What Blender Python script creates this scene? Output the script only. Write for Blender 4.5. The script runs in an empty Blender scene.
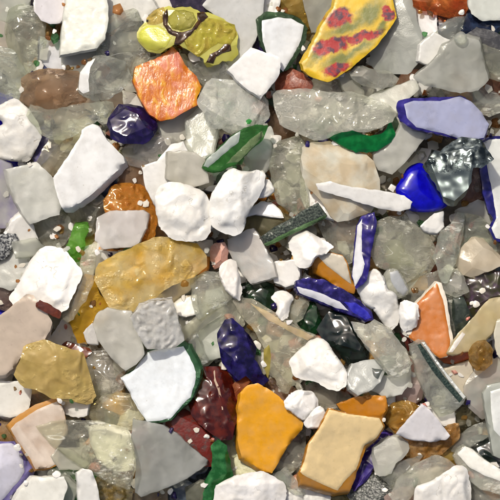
# A heap of crushed coloured glass and milk-glass seen straight from above.
import bpy, bmesh, math, random
import numpy as np
from mathutils import Vector
from mathutils.geometry import delaunay_2d_cdt

scene = bpy.context.scene
col = scene.collection
PX = 0.00025                      # one photograph pixel of the heap is a quarter of a millimetre

# ---------------------------------------------------------------- camera
CAM_D = 4000 * PX                 # metres from lens to the mean top of the heap
Z_REF = 58 * PX
cam = bpy.data.cameras.new('camera')
cam.sensor_width = 36
cam.lens = 36 * CAM_D / (500 * PX)
cam.clip_start, cam.clip_end = 0.05, 50
camo = bpy.data.objects.new('camera', cam)
camo.location = (0, 0, CAM_D + Z_REF)
col.objects.link(camo)
scene.camera = camo

# ---------------------------------------------------------------- light
SUN_EL, SUN_AZ = math.radians(57), math.radians(-28)   # from the upper left of the picture
world = bpy.data.worlds.new('World')
scene.world = world
world.use_nodes = True
wn = world.node_tree
sky = wn.nodes.new('ShaderNodeTexSky')
sky.sky_type = 'NISHITA'
sky.sun_disc = False
sky.sun_elevation = SUN_EL
sky.sun_rotation = SUN_AZ
sky.dust_density = 6.0
sky.air_density = 0.7
sky.ozone_density = 0.4
bg = wn.nodes['Background']
bg.inputs[1].default_value = 0.12
wn.links.new(sky.outputs[0], bg.inputs[0])
sun = bpy.data.lights.new('sun', 'SUN')
sun.energy = 3.2
sun.angle = math.radians(2.0)
sun.color = (1.0, 0.93, 0.81)
suno = bpy.data.objects.new('sun', sun)
d = Vector((math.sin(SUN_AZ) * math.cos(SUN_EL), math.cos(SUN_AZ) * math.cos(SUN_EL), math.sin(SUN_EL)))
suno.rotation_euler = d.to_track_quat('Z', 'Y').to_euler()
suno.location = d * 1.5
col.objects.link(suno)
scene.view_settings.view_transform = 'Standard'
scene.view_settings.look = 'None'
scene.view_settings.exposure = 0.08
scene.view_settings.gamma = 1.0
scene.view_settings.use_curve_mapping = False
cy = scene.cycles
cy.max_bounces = 11
cy.transmission_bounces = 9
cy.transparent_max_bounces = 10
cy.use_adaptive_sampling = True
cy.adaptive_threshold = 0.05
cy.diffuse_bounces = 4
cy.glossy_bounces = 3
cy.caustics_reflective = False
cy.caustics_refractive = True
cy.blur_glossy = 0.6
cy.sample_clamp_indirect = 4.0
cy.use_denoising = True

# ---------------------------------------------------------------- noise
_rg = np.random.default_rng(11)
_lat = _rg.random((256, 256))
def vnoise(x, y, scale, seed=0):
    """smooth value noise in -1..1, features about `scale` pixels across"""
    u = np.asarray(x, float) / scale + 37.7 * seed + 900.3
    v = np.asarray(y, float) / scale + 91.3 * seed + 700.9
    i, j = np.floor(u).astype(int), np.floor(v).astype(int)
    f, g = u - i, v - j
    f = f * f * (3 - 2 * f); g = g * g * (3 - 2 * g)
    a = _lat[i % 256, j % 256]; b = _lat[(i + 1) % 256, j % 256]
    c = _lat[i % 256, (j + 1) % 256]; d_ = _lat[(i + 1) % 256, (j + 1) % 256]
    return 2 * ((a * (1 - f) + b * f) * (1 - g) + (c * (1 - f) + d_ * f) * g) - 1

# ---------------------------------------------------------------- materials
def lin(c):
    return tuple((v / 255 / 12.92) if v / 255 <= 0.04045 else ((v / 255 + 0.055) / 1.055) ** 2.4 for v in c)
def hexc(h):
    return lin(tuple(int(h[i:i + 2], 16) for i in (0, 2, 4)))

class NT:
    """small helper to write node trees"""
    def __init__(self, name):
        self.m = bpy.data.materials.new(name)
        self.m.use_nodes = True
        self.t = self.m.node_tree
        self.t.nodes.clear()
        self.out = self.t.nodes.new('ShaderNodeOutputMaterial')
        tc = self.t.nodes.new('ShaderNodeTexCoord')
        mp = self.t.nodes.new('ShaderNodeMapping')
        mp.inputs['Scale'].default_value = (1 / PX,) * 3
        self.t.links.new(tc.outputs['Object'], mp.inputs['Vector'])
        self.co = mp.outputs[0]
        self.mp = mp
    def n(self, typ, **kw):
        nd = self.t.nodes.new(typ)
        for k, v in kw.items():
            if k.startswith('p_'):
                setattr(nd, k[2:], v)
            else:
                key = int(k[1:]) if k[0] == 'i' and k[1:].isdigit() else k.replace('_', ' ')
                self.set(nd.inputs[key], v)
        return nd
    def set(self, sock, v):
        if isinstance(v, bpy.types.NodeSocket):
            self.t.links.new(v, sock)
        elif isinstance(v, (tuple, list)) and len(v) == 3 and sock.type == 'RGBA':
            sock.default_value = (*v, 1)
        else:
            sock.default_value = v
    def noise(self, size, detail=4, rough=0.55, co=None, dist=0.0):
        return self.n('ShaderNodeTexNoise', Vector=co or self.co, Scale=1.0 / size, Detail=detail, Roughness=rough, Distortion=dist).outputs[0]
    def voro(self, size, feature='F1', co=None):
        return self.n('ShaderNodeTexVoronoi', p_feature=feature, Vector=co or self.co, Scale=1.0 / size).outputs[0]
    def ramp(self, f, lo, hi, a=0.0, b=1.0):
        return self.n('ShaderNodeMapRange', p_clamp=True, Value=f, From_Min=lo, From_Max=hi, To_Min=a, To_Max=b).outputs[0]
    def mix(self, f, a, b):
        nd = self.n('ShaderNodeMix', p_data_type='RGBA')
        self.set(nd.inputs[0], f); self.set(nd.inputs[6], a); self.set(nd.inputs[7], b)
        return nd.outputs[2]
    def math(self, op, a, b=0.0):
        return self.n('ShaderNodeMath', p_operation=op, i0=a, i1=b).outputs[0]
    def bump(self, h, dist, strength=1.0, normal=None):
        nd = self.n('ShaderNodeBump', Strength=strength, Distance=dist * PX, Height=h)
        if normal: self.t.links.new(normal, nd.inputs['Normal'])
        return nd.outputs[0]
    def mixs(self, f, a, b):
        nd = self.t.nodes.new('ShaderNodeMixShader')
        self.set(nd.inputs[0], f); self.t.links.new(a, nd.inputs[1]); self.t.links.new(b, nd.inputs[2])
        return nd.outputs[0]
    def prin(self, **kw):
        return self.n('ShaderNodeBsdfPrincipled', **kw).outputs[0]
    def done(self, sh):
        self.t.links.new(sh, self.out.inputs[0])
        return self.m

_mats = {}
ORG = [350, 35]
def mat(spec):
    """'kind:hex[:hex2[:number]]' -> a procedural material, made once"""
    if spec in _mats: return _mats[spec]
    f = spec.split(':')
    k, c = f[0], hexc(f[1])
    c2 = hexc(f[2]) if len(f) > 2 and f[2] else None
    num = float(f[3]) if len(f) > 3 else None
    N = NT('%s %s' % (KINDS[k], ' '.join(f[1:])))
    big, mid, fine = N.noise(26, 3), N.noise(7, 5), N.noise(1.6, 4)
    # thin irregular grime: small dark specks and faint dusty film, with shapes of their own
    specks = N.math('MULTIPLY', N.ramp(N.voro(5.5), 0.13, 0.05), N.ramp(N.noise(13, 2), 0.56, 0.64))
    film = N.ramp(N.noise(17, 5, 0.65), 0.42, 0.72)
    grime = (0.20, 0.175, 0.13)
    vary = lambda cc, lo=0.9, hi=1.06: N.n('ShaderNodeVectorMath', p_operation='SCALE', i0=cc, Scale=N.ramp(big, 0.3, 0.7, lo, hi)).outputs[0] if isinstance(cc, bpy.types.NodeSocket) else N.n('ShaderNodeVectorMath', p_operation='SCALE', i0=tuple(cc), Scale=N.ramp(big, 0.3, 0.7, lo, hi)).outputs[0]
    if k == 'w':      # opal plate: dense white or coloured glass, glossy skin
        base = N.mix(N.ramp(N.noise(34, 2), 0.42, 0.58), c, c2) if c2 else c
        b = N.mix(N.math('MULTIPLY', film, 0.26), vary(base, 0.72, 0.86), grime)
        b = N.mix(N.math('MULTIPLY', specks, 0.6), b, grime)
        sh = N.prin(Base_Color=b, Roughness=N.ramp(mid, 0.35, 0.7, 0.24, 0.6), IOR=1.5, Normal=N.bump(N.math('ADD', big, N.math('ADD', N.math('MULTIPLY', fine, 0.07), N.math('MULTIPLY', mid, 0.12))), 2.2, 0.3))
    elif k == 'l':    # porous white lump
        b = N.mix(N.math('MULTIPLY', film, 0.42), vary(c, 0.72, 0.87), (0.42, 0.38, 0.30))
        b = N.mix(N.math('MULTIPLY', specks, 0.8), b, (0.10, 0.09, 0.07))
        vein = N.math('MULTIPLY', N.ramp(N.math('ABSOLUTE', N.math('SUBTRACT', N.noise(19, 3, 0.5), 0.5)), 0.012, 0.003), N.ramp(N.noise(23, 2), 0.50, 0.60))
        b = N.mix(N.math('MULTIPLY', vein, 0.55), b, (0.30, 0.27, 0.21))
        hh = N.math('ADD', N.math('MULTIPLY', N.noise(9, 6, 0.6), 1.0), N.math('SUBTRACT', N.math('MULTIPLY', N.voro(4.0), 0.25), N.math('MULTIPLY', vein, 0.5)))
        sh = N.prin(Base_Color=b, Roughness=0.45, IOR=1.46, Normal=N.bump(hh, 1.6, 0.35))
    elif k in 'fgt':  # frosted, clear and tinted glass
        cm = num if num is not None else {'f': 0.5, 'g': 0.26, 't': 0.26}[k]
        if k in 'gt': cm *= 0.6
        if k == 'f': cm *= 0.72
        cloud = (cm * 0.72, min(cm * 1.12, 0.95))
        rough = {'f': 0.32, 'g': 0.04, 't': 0.05}[k]
        nt = N.n('ShaderNodeTexNoise', Vector=N.co, Scale=1 / 22.0, Detail=4.0, Roughness=0.55)
        rgb = N.n('ShaderNodeSeparateColor', Color=nt.outputs[1])
        rid = N.n('ShaderNodeTexNoise', p_noise_type='RIDGED_MULTIFRACTAL', Vector=N.co, Scale=1 / 17.0, Detail=2.5, Roughness=0.42, Lacunarity=2.3, Distortion=0.6).outputs[0]
        rot = N.n('ShaderNodeMapping', Vector=N.co, Rotation=(0.4, 0.3, (sum(map(ord, spec)) % 31) * 0.2), Scale=(0.25, 1.0, 1.0)).outputs[0]
        line = N.noise(16, 0.6, 0.4, rot)
        hackle = N.noise(3.2, 2, 0.6, rot)                      # torn, sparkling patches of the fracture
        patch = N.ramp(rgb.outputs[0], 0.54, 0.62)
        hk = N.math('MULTIPLY', hackle, patch)
        nm = N.bump(N.math('ADD', rid, N.math('MULTIPLY', hk if k != 'f' else N.noise(1.5, 2), 0.35 if k != 'f' else 0.12)), 6.0 if k != 'f' else 1.5, 0.8)
        crack = N.math('MULTIPLY', N.ramp(N.math('ABSOLUTE', N.math('SUBTRACT', line, 0.5)), 0.012, 0.002), N.ramp(rgb.outputs[2], 0.5, 0.62))
        pw = {'g': 0.09, 'f': 0.20, 't': 0.34}[k]
        mw = {'g': 0.26, 'f': 0.38, 't': 0.60}[k]
        warm = (0.99, 1.0, 0.95) if k != 't' else (1, 1, 1)
        up = lambda q, e: tuple(v ** e * w for v, w in zip(q, warm))
        body = c2 if c2 else c
        mixn = N.ramp(rgb.outputs[1], 0.38, 0.62)
        tint = N.mix(mixn, up(c, pw), up(body, pw)) if c2 else up(c, pw)
        milk = N.mix(mixn, up(c, mw), up(body, mw))
        glass = N.n('ShaderNodeBsdfGlass', p_distribution='GGX', Color=tint, Roughness=rough, IOR=1.58, Normal=nm).outputs[0]
        clear = N.n('ShaderNodeBsdfTransparent', Color=tint).outputs[0]
        dust = N.mixs(0.32, N.n('ShaderNodeBsdfDiffuse', Color=milk, Normal=nm).outputs[0], N.n('ShaderNodeBsdfTranslucent', Color=milk, Normal=nm).outputs[0])
        fr = N.n('ShaderNodeFresnel', IOR=1.5, Normal=nm).outputs[0]
        dust = N.mixs(fr, dust, N.n('ShaderNodeBsdfGlossy', p_distribution='GGX', Roughness=0.22 if k == 'f' else 0.07, Normal=nm).outputs[0])
        fac = N.ramp(nt.outputs[0], 0.38, 0.64, *cloud)
        if k != 'f': fac = N.math('MAXIMUM', N.math('MAXIMUM', fac, N.math('MULTIPLY', crack, 0.55)), N.math('MULTIPLY', N.math('MULTIPLY', N.ramp(hackle, 0.46, 0.60), patch), 0.55))
        sh = N.mixs(fac, N.mixs(0.66 if k == 'g' else 0.58 if k == 't' else 0.45, glass, clear), dust)
    elif k == 'c':    # crackled, grainy glass with bright chips and dark pits
        vo = N.voro(3.4)
        nt = N.noise(9, 3, 0.6)
        pit = N.math('MULTIPLY', N.ramp(vo, 0.24, 0.10), N.ramp(nt, 0.54, 0.62))
        nm = N.bump(N.n('ShaderNodeTexNoise', p_noise_type='RIDGED_MULTIFRACTAL', Vector=N.co, Scale=1 / 8.0, Detail=3.0, Roughness=0.6).outputs[0], 6.0, 0.9)
        tint0 = N.mix(N.ramp(nt, 0.4, 0.6), c, c2 or c)
        tint = N.n('ShaderNodeGamma', Color=tint0, Gamma=0.32).outputs[0]
        glass = N.n('ShaderNodeBsdfGlass', p_distribution='GGX', Color=tint, Roughness=0.08, IOR=1.5, Normal=nm).outputs[0]
        dust = N.mixs(0.25, N.n('ShaderNodeBsdfDiffuse', Color=N.mix(pit, N.n('ShaderNodeGamma', Color=tint0, Gamma=0.6).outputs[0], (0.06, 0.06, 0.055)), Normal=nm).outputs[0], N.n('ShaderNodeBsdfTranslucent', Color=tint0, Normal=nm).outputs[0])
        dust = N.mixs(N.n('ShaderNodeFresnel', IOR=1.5, Normal=nm).outputs[0], dust, N.n('ShaderNodeBsdfGlossy', p_distribution='GGX', Roughness=0.06, Normal=nm).outputs[0])
        nn = (num if num is not None else 0.4) * 0.8
        sh = N.mixs(N.math('MAXIMUM', N.ramp(nt, 0.3, 0.7, nn * 0.40, nn * 0.66), pit), N.mixs(0.3, glass, N.n('ShaderNodeBsdfTransparent', Color=tint).outputs[0]), dust)
    elif k == 's':    # mottled stone-like piece, two colours
        b = N.mix(N.ramp(N.noise(num or 10, 6, 0.65, None, 0.6), 0.48, 0.66), vary(c), c2 or c)
        b = N.mix(N.math('MULTIPLY', specks, 0.7), b, grime)
        hh = N.math('ADD', N.noise(8, 6, 0.65), N.math('MULTIPLY', N.voro(3.0), 0.2))
        sh = N.prin(Base_Color=b, Roughness=N.ramp(mid, 0.3, 0.7, 0.25, 0.6), IOR=1.5, Normal=N.bump(hh, 2.0, 0.35))
    elif k in 'kq':   # dark dense glass, glassy fracture faces (q: smooth and rounded)
        b = N.mix(N.ramp(N.noise(9, 3, 0.6), 0.42, 0.68), c, c2 or c)
        if k == 'k':
            hh = N.n('ShaderNodeTexNoise', p_noise_type='RIDGED_MULTIFRACTAL', Vector=N.co, Scale=1 / 14.0, Detail=3.5, Roughness=0.5, Distortion=0.4).outputs[0]
            nm = N.bump(hh, 5.0, 0.8)
        else:
            nm = N.bump(N.noise(14, 1), 1.5, 0.3)
        solid_ = N.prin(Base_Color=b, Roughness=0.12, IOR=1.6, Normal=nm)
        glass = N.n('ShaderNodeBsdfGlass', p_distribution='GGX', Color=b, Roughness=0.05, IOR=1.5, Normal=nm).outputs[0]
        sh = N.mixs(num if num is not None else 0.3, solid_, glass)
    elif k == 'h':    # metallic grey-black slag with broken rough rim
        up_ = N.n('ShaderNodeSeparateXYZ', Vector=N.co).outputs[1]
        roughzone = N.ramp(N.math('ADD', N.math('MULTIPLY', N.noise(13, 5, 0.7), 60.0), up_), 26.0, 34.0)
        b = N.mix(roughzone, c, N.mix(N.ramp(N.noise(9, 3, 0.5), 0.45, 0.75), (0.03, 0.04, 0.042), c2 or c))
        tear = N.n('ShaderNodeTexNoise', p_noise_type='RIDGED_MULTIFRACTAL', Vector=N.co, Scale=1 / 9.0, Detail=3.0, Roughness=0.5, Distortion=0.5).outputs[0]
        hh = N.math('ADD', N.math('MULTIPLY', tear, roughzone), N.math('MULTIPLY', N.noise(22, 1), 2.2))
        sh = N.prin(Base_Color=b, Metallic=0.8, Roughness=N.ramp(roughzone, 0, 1, 0.28, 0.18), Normal=N.bump(hh, 4.0, 0.8))
    elif k == 'x':    # speckled grit: granules of two colours
        b = N.mix(N.ramp(N.noise(num or 2.4, 3, 0.6), 0.46, 0.56), c, c2 or c)
        hh = N.math('ADD', N.voro(2.6), N.math('MULTIPLY', N.noise(6, 5, 0.7), 1.0))
        sh = N.prin(Base_Color=b, Roughness=0.35, IOR=1.5, Normal=N.bump(hh, 1.4, 0.5))
    elif k == 'y':    # yellow glass with red-purple and olive swirls lying in streaks
        warp = N.n('ShaderNodeTexNoise', Vector=N.co, Scale=1 / 17.0, Detail=5.0, Roughness=0.6).outputs[1]
        wv = N.n('ShaderNodeVectorMath', p_operation='SCALE', i0=N.n('ShaderNodeVectorMath', p_operation='SUBTRACT', i0=warp, i1=(0.5, 0.5, 0.5)).outputs[0], Scale=24.0).outputs[0]
        wc = N.n('ShaderNodeVectorMath', p_operation='ADD', i0=N.co, i1=wv).outputs[0]
        def blob(x, y, rx, ry, rot):
            q = N.n('ShaderNodeMapping', p_vector_type='TEXTURE', Vector=wc, Location=(x - ORG[0], ORG[1] - y, 0), Rotation=(0, 0, math.radians(rot)), Scale=(rx, ry, 500)).outputs[0]
            return N.n('ShaderNodeVectorMath', p_operation='LENGTH', i0=q).outputs[1]
        def nearest(L):
            o = blob(*L[0])
            for l in L[1:]: o = N.math('MINIMUM', o, blob(*l))
            return o
        olive = nearest([(344, 58, 18, 6, 24), (368, 14, 16, 6, 40), (318, 54, 12, 5, 40), (348, 26, 20, 5, 25), (360, 48, 14, 4, 30), (384, 26, 9, 4, 40)])
        redd = nearest([(339, 17, 13, 7.5, 28), (330, 46, 15, 6.5, 18), (362, 36, 19, 4.2, 12), (338, 70, 12, 5.5, 10), (388, 14, 8, 5, -50)])
        b = N.mix(N.ramp(olive, 1.7, 0.5), c, hexc('6a6c2a'))
        b = N.mix(N.ramp(redd, 1.35, 0.95), b, N.mix(N.ramp(N.noise(7, 3), 0.45, 0.6), hexc('98100f'), hexc('40142c')))
        sh = N.prin(Base_Color=vary(b, 0.78, 1.0), Roughness=N.ramp(mid, 0.3, 0.7, 0.3, 0.5), IOR=1.5, Normal=N.bump(N.math('ADD', mid, big), 1.5, 0.2))
    elif k == 'm':    # orange glass with long streaks of red and gold
        mp2 = N.n('ShaderNodeMapping', Vector=N.co, Rotation=(0, 0, math.radians(12)), Scale=(1.0, 0.42, 0.6)).outputs[0]
        n1 = N.noise(6, 4, 0.6, mp2, 0.4)
        b = N.mix(N.ramp(n1, 0.35, 0.52), c2, c)
        b = N.mix(N.ramp(n1, 0.50, 0.62), b, hexc('d0941c'))
        b = N.mix(N.math('MULTIPLY', N.ramp(N.noise(24, 3), 0.5, 0.66), 0.55), b, hexc('d8857a'))
        sh0 = N.prin(Base_Color=b, Roughness=N.ramp(mid, 0.3, 0.7, 0.14, 0.4), IOR=1.5, Normal=N.bump(N.math('ADD', n1, big), 2.5, 0.4))
        sh = N.mixs(0.25, sh0, N.n('ShaderNodeBsdfTranslucent', Color=b).outputs[0])
    elif k == 'e':    # frosted, chipped fracture edge
        cc = tuple(v ** 0.5 for v in c)
        sh = N.mixs(0.6, N.n('ShaderNodeBsdfGlass', p_distribution='GGX', Color=cc, Roughness=0.25, IOR=1.5).outputs[0], N.prin(Base_Color=cc, Roughness=0.22, IOR=1.5))
    elif k == 'b':    # plain ground
        b = N.mix(N.ramp(mid, 0.35, 0.65), c, c2 or c)
        sh = N.prin(Base_Color=b, Roughness=0.9, Normal=N.bump(N.noise(3, 6, 0.7), 2.0, 0.6))
    _mats[spec] = N.done(sh)
    return _mats[spec]
KINDS = dict(w='opal glass', l='porous white glass', f='frosted glass', g='clear glass', t='tinted glass', c='crackled glass', s='mottled glass', k='dark glass', q='smooth dark glass', h='metallic slag', x='speckled grit', y='swirled glass', m='streaked glass', b='ground', e='chipped glass edge')

# ---------------------------------------------------------------- outlines and bodies
def pts(s):
    return np.array([[float(v) for v in p.split(',')] for p in s.split()])
def area(P):
    x, y = P[:, 0], P[:, 1]
    return 0.5 * np.sum(x * np.roll(y, -1) - np.roll(x, -1) * y)
def chaikin(P, n, k=0.22):
    for _ in range(n):
        Q = np.roll(P, -1, 0)
        P = np.stack([(1 - k) * P + k * Q, k * P + (1 - k) * Q], 1).reshape(-1, 2)
    return P
def resample(P, step, rough, seed):
    out = []
    for a, b in zip(P, np.roll(P, -1, 0)):
        L = np.hypot(*(b - a)); n = max(1, int(round(L / step)))
        nrm = np.array([-(b - a)[1], (b - a)[0]]) / max(L, 1e-6)
        for i in range(n):
            t = i / n
            p = a + (b - a) * t
            if i:                                   # corners stay, the run between them is broken unevenly
                w = math.sin(math.pi * t) ** 0.5
                p = p + nrm * w * rough * (vnoise(p[0], p[1], 7.0, seed) * 1.2 + vnoise(p[0], p[1], 2.6, seed + 3) * 0.6)
            out.append(p)
    return np.array(out)
def edge_dist(X, Y, P):
    A, B = P, np.roll(P, -1, 0)
    ab = B - A
    L2 = np.maximum((ab ** 2).sum(1), 1e-9)
    px, py = np.asarray(X).ravel(), np.asarray(Y).ravel()
    best = np.full(px.shape, 1e9)
    for i in range(len(A)):
        t = np.clip(((px - A[i, 0]) * ab[i, 0] + (py - A[i, 1]) * ab[i, 1]) / L2[i], 0, 1)
        dx, dy = px - A[i, 0] - t * ab[i, 0], py - A[i, 1] - t * ab[i, 1]
        best = np.minimum(best, dx * dx + dy * dy)
    return np.sqrt(best)
def inside(X, Y, P):
    px, py = np.asarray(X).ravel(), np.asarray(Y).ravel()
    c = np.zeros(px.shape, bool)
    x0, y0 = P[-1]
    for x1, y1 in P:
        m = ((y1 > py) != (y0 > py)) & (px < (x0 - x1) * (py - y1) / ((y0 - y1) if y0 != y1 else 1e-9) + x1)
        c ^= m
        x0, y0 = x1, y1
    return c

class Body:
    """height of a fragment's upper and lower skin over its outline (all in pixels of the heap)"""
    def __init__(self, P, t, form, seed):
        self.P, self.t, self.form, self.seed = P, t, form, seed
        r = random.Random(seed * 7 + 1)
        self.c = P.mean(0)
        self.R = math.sqrt(abs(area(P)) / math.pi)
        self.planes, self.low = [], []
        n = {'plate': 0, 'chunk': r.randint(7, 11), 'lump': 7, 'round': 0}[form]
        for store, m, deep in ((self.planes, n, 1.0), (self.low, 4 if n else 0, 0.8)):
            if not m: continue
            a = r.uniform(0, 6.28); sl = r.uniform(0.0, 0.16) * t / self.R * 2
            store.append((math.cos(a) * sl, math.sin(a) * sl, self.c[0], self.c[1], t * r.uniform(0.40, 0.5)))
            a0 = r.uniform(0, 6.28)
            for i in range(m):
                a = a0 + (i + r.uniform(-.35, .35)) * 2 * math.pi / m
                ca, sa = math.cos(a), math.sin(a)
                e = float(((P - self.c) @ np.array([ca, sa])).max())
                at = e * r.uniform(0.12, 0.88)
                sl = r.uniform(0.35, 0.80) * t * deep / max(e - at, 1.0)
                sl = min(sl, 2.2)
                store.append((ca * sl, sa * sl, self.c[0] + ca * at, self.c[1] + sa * at, t * 0.5))
        self.warp = r.uniform(-1, 1)
        self.shift = np.array([r.uniform(-.3, .3), r.uniform(-.3, .3)]) * t if form == 'plate' else np.zeros(2)
        self.floor = -0.30 * t
    def skin(self, X, Y, d, sgn):
        t, s = self.t, self.seed
        if self.form == 'plate':
            bev = min(0.6, t * 0.08)
            z = t / 2 - bev * np.clip(1 - d / (bev * 1.1), 0, 1) ** 2
            z = z + 0.05 * t * vnoise(X, Y, 22, s) + 0.10 * vnoise(X, Y, 4, s + 5)
            chip = vnoise(X, Y, 9, s + 9)                            # chips broken from the rim
            z = z - np.clip(chip - 0.25, 0, 1) * np.clip(1 - d / 4.5, 0, 1) * t * 0.5
            return z if sgn > 0 else t * 0.5
        if self.form == 'chunk':                                     # flat fracture faces
            z = np.full(np.shape(X), t * 0.5)
            for a, b, x0, y0, h in (self.planes if sgn > 0 else self.low):
                z = np.minimum(z, h - a * (X - x0) - b * (Y - y0))
            return np.maximum(z, self.floor if sgn > 0 else -self.floor * 0.4)
        w = min(self.R * {'lump': 0.22, 'round': 0.95}[self.form], t * (0.45 if self.form != 'round' else 2))
        u = np.clip(d / w, 0, 1)
        z = t * 0.5 * (np.sqrt(1 - (1 - u) ** 2) * 0.85 + 0.15 * u)
        for a, b, x0, y0, h in (self.planes if sgn > 0 else self.low):
            z = np.minimum(z, np.maximum(h - a * (X - x0) - b * (Y - y0), 0.04 * t * (1 + 3 * u)))
        if self.form == 'lump':
            rid = np.abs(vnoise(X, Y, 12, s + 7))
            z = z + u * (0.08 * t * vnoise(X, Y, 13, s) + 0.03 * t * vnoise(X, Y, 5, s + 2) + 0.22 * vnoise(X, Y, 2.2, s + 4) - 0.10 * t * np.clip(0.16 - rid, 0, 1) * 6 * np.clip(vnoise(X, Y, 18, s + 8) + 0.2, 0, 1))
        else:
            z = z + u * 0.03 * t * vnoise(X, Y, 14, s)
        return z

def facet_mesh(b, chips=False):
    """broken chunk: the outline as a prism, its fracture planes sliced off, edges slightly blunted"""
    bm = bmesh.new()
    t, P, n = b.t, b.P, len(b.P)
    z0, sx, sy = b.pose
    lo = [bm.verts.new((p[0], p[1], -t * 0.5)) for p in P]
    hi = [bm.verts.new((p[0], p[1], t * 0.5)) for p in P]
    bm.faces.new(hi); bm.faces.new(lo[::-1])
    for i in range(n):
        j = (i + 1) % n
        bm.faces.new((lo[i], lo[j], hi[j], hi[i]))
    bm.normal_update()
    for sgn, store in ((1, b.planes), (-1, b.low)):
        for a, c, x0, y0, h in store:
            geom = bm.verts[:] + bm.edges[:] + bm.faces[:]
            r = bmesh.ops.bisect_plane(bm, geom=geom, dist=1e-4, plane_co=(x0, y0, h * sgn), plane_no=Vector((a, c, sgn)).normalized(), clear_outer=True)
            cut = [e for e in r['geom_cut'] if isinstance(e, bmesh.types.BMEdge) and e.is_valid and e.is_boundary]
            if cut: bmesh.ops.holes_fill(bm, edges=cut, sides=0)
    sharp = [e for e in bm.edges if len(e.link_faces) == 2 and e.calc_face_angle(0) > 0.20 and e.calc_length() > 1.2]
    if sharp:
        bv = bmesh.ops.bevel(bm, geom=sharp, offset=0.62 if chips else 0.45, offset_type='OFFSET', segments=1, profile=0.5, affect='EDGES', clamp_overlap=True)
        for f in bv['faces']:
            c = f.calc_center_median()
            if chips and vnoise(c.x + c.z, c.y, 9.0, b.seed + 21) > -0.25: f.material_index = 1
    bmesh.ops.triangulate(bm, faces=[f for f in bm.faces if len(f.verts) > 4])
    bmesh.ops.recalc_face_normals(bm, faces=bm.faces[:])
    bm.verts.index_update()
    V = np.array([v.co[:] for v in bm.verts])
    F = [tuple(v.index for v in f.verts) for f in bm.faces]
    b.slots = [f.material_index for f in bm.faces]
    bm.free()
    V[:, 2] += z0 + sx * (V[:, 0] - b.c[0]) + sy * (V[:, 1] - b.c[1])
    # fracture faces are never quite flat nor the walls quite upright
    V[:, 0] += 0.35 * vnoise(V[:, 1] + V[:, 2] * 2, V[:, 2] * 3, 5.0, b.seed)
    V[:, 1] += 0.35 * vnoise(V[:, 0] + V[:, 2] * 2, V[:, 2] * 3, 5.0, b.seed + 1)
    return V, F

def tri_fill(P, g, seed):
    """triangulate the outline with a jittered grid of inner points"""
    lo, hi = P.min(0), P.max(0)
    gx, gy = np.meshgrid(np.arange(lo[0], hi[0], g), np.arange(lo[1], hi[1], g * 0.87))
    gx = gx + (np.arange(gx.shape[0])[:, None] % 2) * g * 0.5
    gx = gx + vnoise(gx, gy, 1.3, seed) * g * 0.25
    gy = gy + vnoise(gx, gy, 1.3, seed + 1) * g * 0.25
    gx, gy = gx.ravel(), gy.ravel()
    m = inside(gx, gy, P)
    gx, gy = gx[m], gy[m]
    dd = edge_dist(gx, gy, P)
    k = dd > g * 0.45
    inner = np.stack([gx[k], gy[k]], 1)
    V = np.vstack([P, inner]) if len(inner) else P
    n = len(P)
    res = delaunay_2d_cdt([Vector(v) for v in V], [(i, (i + 1) % n) for i in range(n)], [list(range(n))], 1, 1e-4)
    v2 = np.array([[v.x, v.y] for v in res[0]])
    tris = []
    for f in res[2]:
        for i in range(1, len(f) - 1):
            tris.append((f[0], f[i], f[i + 1]))
    T = np.array(tris)
    a = (v2[T[:, 1], 0] - v2[T[:, 0], 0]) * (v2[T[:, 2], 1] - v2[T[:, 0], 1]) - (v2[T[:, 1], 1] - v2[T[:, 0], 1]) * (v2[T[:, 2], 0] - v2[T[:, 0], 0])
    T[a < 0] = T[a < 0][:, ::-1]
    ctr = v2[T].mean(1)
    T = T[inside(ctr[:, 0], ctr[:, 1], P)]
    E = {}
    for t in T:
        for i in range(3):
            E[(t[i], t[(i + 1) % 3])] = 1
    rim = {a_: b_ for (a_, b_) in E if (b_, a_) not in E}
    return v2, T, rim

def solid(v2, T, rim, ztop, zbot, shift=(0, 0), rings=0, rough=0.3, seed=0):
    """closed body from upper and lower skins; returns verts (px), faces"""
    n = len(v2)
    V = [np.column_stack([v2, ztop]), np.column_stack([v2 + np.asarray(shift), zbot])]
    F = [tuple(t) for t in T] + [tuple(int(i) + n for i in t[::-1]) for t in T]
    ring_of, base = {}, 2 * n
    order = list(rim.keys())
    for r in range(rings):
        f = (r + 1) / (rings + 1)
        P = V[0][order] * (1 - f) + V[1][order] * f
        c = P[:, :2].mean(0)
        out = P[:, :2] - c
        out /= np.maximum(np.hypot(out[:, 0], out[:, 1])[:, None], 1e-6)
        P = P.copy()
        P[:, :2] += out * (rough * (0.5 + vnoise(P[:, 0] + P[:, 2] * 3, P[:, 1] + P[:, 2], 3.0, seed + r)))[:, None]
        V.append(P)
        ring_of[r] = {a: base + i for i, a in enumerate(order)}
        base += len(order)
    levels = [{a: a for a in order}] + [ring_of[r] for r in range(rings)] + [{a: a + n for a in order}]
    for a, b in rim.items():
        if a not in levels[0] or b not in levels[0]: continue
        for u, l in zip(levels[:-1], levels[1:]):
            F.append((int(u[a]), int(l[a]), int(l[b]), int(u[b])))
    return np.vstack(V), [tuple(int(i) for i in f) for f in F]

def to_mesh(name, V, F, origin, crease):
    W = np.column_stack([(V[:, 0] - origin[0]) * PX, -(V[:, 1] - origin[1]) * PX, (V[:, 2] - origin[2]) * PX])
    me = bpy.data.meshes.new(name)
    me.from_pydata(W.tolist(), [], [f[::-1] for f in F])
    me.validate()
    me.polygons.foreach_set('use_smooth', [True] * len(me.polygons))
    me.set_sharp_from_angle(angle=crease)
    me.update()
    return me

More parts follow.
